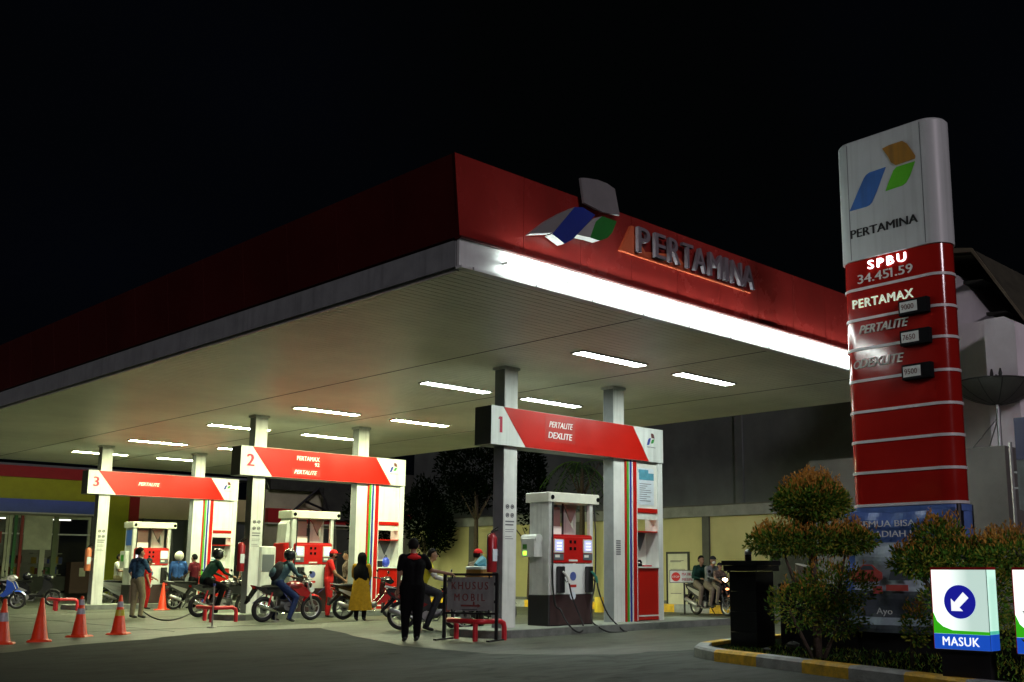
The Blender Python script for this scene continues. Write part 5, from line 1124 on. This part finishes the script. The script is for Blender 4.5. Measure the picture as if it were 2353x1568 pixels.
def span(u0, v0, u1, WB=1.27, flip=1):
    """rear wheel on the ground at a picture column, heading that brings the front wheel to column u1"""
    a = gp(u0, v0); best = None
    for k in range(-90, 91):
        h = R(-45 + k * .5 * 1.0) ; b = a + Vector((math.cos(h), math.sin(h), 0)) * WB
        rt = Vector((math.sin(R(YAW)), -math.cos(R(YAW)), 0)); fw = Vector((math.cos(R(YAW)), math.sin(R(YAW)), 0)); u = CX + FPX * b.dot(rt) / (b.dot(fw) * math.cos(R(PITCH)))
        e = abs(u - u1) + (0 if h > R(-46) else 500)
        if best is None or e < best[0]: best = (e, h)
    return a, math.degrees(best[1])
def along(a, hd, x, y=0): h = R(hd); return (a[0] + x * math.cos(h) - y * math.sin(h), a[1] + x * math.sin(h) + y * math.cos(h))
BK = {}
def place(key, u0, v0, u1, *args, **k):
    a, h = span(u0, v0, u1); BK[key] = (a, h); return bike(a, h, *args, **k)
P_red = paint('red', (.42, .015, .02)); P_wht = paint('white', (.5, .5, .46)); P_blu = paint('blue', (.03, .08, .45)); P_slv = paint('silver', (.30, .31, .30)); P_mar = paint('maroon', (.16, .01, .012)); P_dk = paint('dark', (.03, .03, .032))
place('pack', 602, 1431, 718, 'red street motorbike under the rider with a backpack at pump 2', P_mar, P_red, 'street', rim=M_alu)
place('att', 788, 1425, 902, 'black motorbike with red front, filled by the red attendant at pump 2', M_pb, P_red, 'cub', rim=M_eng, silver=P_wht)
place('vest', 922, 1449, 1084, 'dark maroon motorbike under the rider in the yellow vest', P_dk, P_mar, 'cub', rim=P_wht, silver=P_mar)
place('jacket', 455, 1420, 546, 'black street motorbike under the rider in a dark green jacket', M_pb, P_dk, 'street', rim=M_alu)
place('silver', 243, 1396, 292, 'silver motorbike parked just right of column 3', P_slv, P_wht, 'cub')
place('boy', 398, 1402, 440, 'dark motorbike beside the small attendant in red near pump 3', P_dk, M_pb, 'cub')
place('mid', 664, 1415, 768, 'dark motorbike squeezed between the backpack rider and the red attendant', P_dk, M_pb, 'street')
place('redb', 858, 1409, 940, 'red motorbike with its front wheel beside the guard at pump 2', P_red, P_mar, 'cub')
q = gp(441, 1399); person(q, 120, 'person in a dark maroon shirt standing right of the one in blue', P(wriL=(.2, .12, 1.04), elbL=(.06, .23, 1.12)), cloth('maroon', (.10, .012, .02)), C_blk, sc=.98)
q = gp(560, 1399); person(q, 200, 'person in grey partly hidden behind the middle near column', P(), C_grey, C_dk, sc=.97)
place('rear', 842, 1408, 925, 'dark motorbike parked behind the woman in the mustard dress', M_pb, P_blu, 'cub')
place('far', 300, 1392, 345, 'black motorbike farther back between column 3 and pump 3', M_pb, P_dk, 'street')
place('inner', 340, 1395, 386, 'dark motorbike behind the man in khaki trousers at pump 3', M_pb, P_slv, 'cub')
a = gp(38, 1401); h = -35; a = Vector(along(a, h, -1.27) + (0,)); bike(a, h, 'blue and white scooter at the left edge in front of the shop', P_wht, P_blu, 'scooter', rim=M_alu, silver=P_blu)
a = gp(62, 1399); bike(Vector((a.x + .2, a.y + 2.2, 0)), -30, 'dark scooter parked behind the blue and white one', M_pb, P_dk, 'scooter')
a = gp(100, 1396); bike(Vector((a.x - .6, a.y + 3.0, 0)), 200, 'dark motorbike facing left near the shop entrance', P_dk, M_pb, 'street')
a = gp(62, 1399); o_ = MB(); o_.ball((0, 0, .13), (.14, .125, .135), M_hk, 16, 10); o_.ball((.06, 0, .12), (.09, .11, .06), M_vis, 12, 8); tag(o_.build('helmet', None, True, (a.x + .6, a.y + 2.0, .84)), 'dark helmet resting on the seat of the parked dark scooter', 'helmet')
a = gp(20, 1399); bike(Vector((a.x - .8, a.y + 3.5, 0)), -20, 'black motorbike half hidden behind the blue and white scooter', P_dk, M_pb, 'cub')
sr = gdist(1599, 28.9); rr_h = -104; BK['trio'] = (sr, rr_h); bike(sr, rr_h, 'scooter with its headlight on carrying three riders by the cream wall', P_dk, M_pb, 'scooter', lit=True, lean=0)
cb_ = Vector((14.3, 17.0, 0)); BK['cap'] = (cb_, 0); bike(cb_ + Vector((-.3, 0, 0)), -5, 'dark motorbike behind the nearest column and pump 1', M_pb, P_dk, 'cub')

def rider(key, x, *args, **k):
    a, h = BK[key]; q = along(a, h, x); return person(q, h, *args, **k)
ps = sit(.80, .16, wriR=(.52, -.26, 1.06), wriL=(.50, .27, 1.06), ankL=(.12, .28, .10), ankR=(.16, -.34, .10), kneR=(.36, -.28, .56))
o = rider('pack', .34, 'person astride the red bike in a grey jacket with helmet and backpack', ps, C_teal, C_navy, sleeve='long', hair=('helmet', M_hk, M_vis), sc=.98)
g = backpack(o, ps, C_dk, C_teal); bp_ = g.build('backpack', None, True); bp_.location = o.location; bp_.rotation_euler = o.rotation_euler; bp_.scale = o.scale; tag(bp_, 'dark bulging backpack worn by the helmeted rider at pump 2', 'backpack')
ps = sit(.78, .10, ankL=(.15, .22, .30), ankR=(.15, -.32, .10))
o = rider('vest', .36, 'person with dark hair in a bright yellow vest seated on a motorbike', ps, C_yel, C_dk, sleeve='long', hair='short', look=-5, sc=.98)
for nm in 'LR':
    g = MB(); g.tube([Vector(ps['sho' + nm]) + Vector((0, 0, -.02)), Vector(ps['elb' + nm])], [.064, .052], C_wht, 10); g.tube([ps['elb' + nm], ps['wri' + nm]], [.050, .036], C_wht, 10); g.build('sleeve', o, True)
ps = sit(.82, .18, wriR=(.62, -.26, 1.02), wriL=(.60, .28, 1.02), ankR=(.18, -.30, .12))
rider('jacket', .12, 'person in dark green jacket and dark helmet with pale visor on a black bike', ps, C_grn, C_blk, sleeve='long', hair=('helmet', M_hk, M_vis), sc=1.0)
q = gp(404, 1400); person(q, 55, 'person in blue jacket and cream helmet standing by pump 3', P(elbR=(.08, -.24, 1.12), wriR=(.24, -.14, 1.04)), C_blue, C_dk, sleeve='long', hair=('helmet', M_hw, M_visd), sc=1.0, girth=1.2)
ps = sit(.78, .06, wriL=(.56, .26, 1.02), wriR=(.56, -.26, 1.02))
rider('trio', .56, 'person in a grey jacket with cap and white mask driving the lit scooter', ps, C_grey, C_tan, sleeve='long', hair=('cap', C_dk, C_dk), mask=C_wht, sc=.94)
ps = sit(.80, .02, wriL=(.26, .14, 1.02), wriR=(.26, -.14, 1.02), elbL=(.05, .26, 1.06), elbR=(.05, -.26, 1.06)); rider('trio', .12, 'passenger with dark hair on the back of the lit scooter', ps, C_grn, C_tan, sleeve='long', sc=.94)
ps = sit(.84, .10); rider('trio', .84, 'small child in a dark cap standing in front of the scooter driver', ps, C_brn, C_tan, hair=('cap', C_dk, C_dk), sc=.72, z=.15)
ps = sit(.80, .10); person((14.35, 17.0), -5, 'person in a red cap on a motorbike behind the nearest column', ps, C_tan, C_dk, sleeve='short', hair=('cap', C_red, C_red), sc=.97)
g = MB(); g.rbox((-.22, -.25, 0), (.22, .25, .34), .03, mat('box_orange_brown', (.30, .13, .03), .6, var=.2)); g.rbox((-.23, -.26, .345), (.23, .26, .40), .03, M_paper); g.tube([(-.15, 0, .41), (0, 0, .5), (.15, 0, .41)], [.06, .12, .06], M_papt, 8); tag(g.build('delivery_box', None, None, (14.05, 16.25, .86)), 'brown carrier box with pale lid between the nearest column and pump 1', 'box')
g = MB(); g.tube([(0, 0, 0), (0, 0, .86)], .06, M_black, 8); g.box((-.2, -.2, .82), (.2, .2, .858), M_black); tag(g.build('box_stand', None, None, (14.05, 16.25, 0)), 'dark stand under the brown carrier box', 'stand')

q = gp(945, 1476)
person(q, 62, 'guard in black with a red collar, back turned, hand on the barrier sign', P(elbR=(.16, -.33, 1.17), wriR=(.10, -.60, 1.12), shoR=(.02, -.18, 1.37), ankL=(0, .11, .09), ankR=(.02, -.09, .09)), C_blk, C_blk, sc=1.01, girth=1.28, look=-20, hair='short')
o = bpy.data.objects['person.%03d' % 8] if False else None
g = MB(); g.tube([(0, 0, 0), (0, 0, .05)], [.085, .062], C_red, 18); g.ball((-.015, 0, -.02), (.10, .13, .05), C_red, 14, 8)
gd = [x for x in COL.objects if x.name.startswith('person') and 'guard' in x.get('label', '')][0]; g.build('collar', gd, True, (0, 0, 1.40))
q = gp(752, 1420)
person(q, -30, 'attendant in red uniform and red cap bending over the black motorbike', P(hed=(.10, 0, 1.56), nck=(.05, 0, 1.41), chs=(.02, 0, 1.26), elbL=(.12, .24, 1.10), wriL=(.34, .20, .96), elbR=(.14, -.24, 1.10), wriR=(.36, -.16, .94)), C_red, C_red, sc=1.0, hair=('cap', C_red, C_red), mask=C_blk)
q = gp(794, 1411); person(q, 155, 'man in a checked brown shirt facing left behind the woman', P(), C_brn, C_blk, sc=1.0, hair='short', look=10)
q = gp(827, 1427)
person(q, 40, 'woman in a long mustard dress and black headscarf, seen from behind', P(elbL=(.03, .23, 1.12), wriL=(.14, .16, .98), elbR=(.03, -.23, 1.12), wriR=(.14, -.16, .98)), C_must, C_blk, sc=.93, sleeve='long', hair=('hijab', C_blk, C_blk), skirt=(C_must, .26, 1.22, .30, .155))
q = gp(692, 1408); person(q, 190, 'attendant in orange and red standing behind the rider with the backpack', P(wriR=(.25, -.15, 1.10), elbR=(.10, -.25, 1.12)), C_org, C_red, sc=.90, hair=('cap', C_dk, C_dk), z=.14)
q = gp(310, 1422)
person(q, 20, 'man in dark blue checked shirt and khaki trousers, seen from behind', P(elbR=(.14, -.22, 1.12), wriR=(.30, -.08, 1.12), elbL=(-.02, .25, 1.12), wriL=(.12, .24, .92), ankR=(.06, -.10, .09), kneR=(.10, -.1, .5)), C_plaid, C_khaki, sc=1.02, girth=1.08, look=-25, sleeve='mid')
q = gp(334, 1401); person(q, -20, 'small attendant in bright red uniform with a dark cap near pump 3', P(elbL=(.05, .22, 1.12), wriL=(.24, .14, 1.02)), C_red, C_red, sc=.90, hair=('cap', C_dk, C_dk))
q = gdist(272, 38.5); person(q, -45, 'person in a white shirt reaching out beside the dark red pillar', P(elbR=(.12, -.22, 1.14), wriR=(.36, -.16, 1.12), elbL=(.12, .22, 1.14), wriL=(.36, .14, 1.08)), C_wht, C_khaki, sc=1.0, look=0)
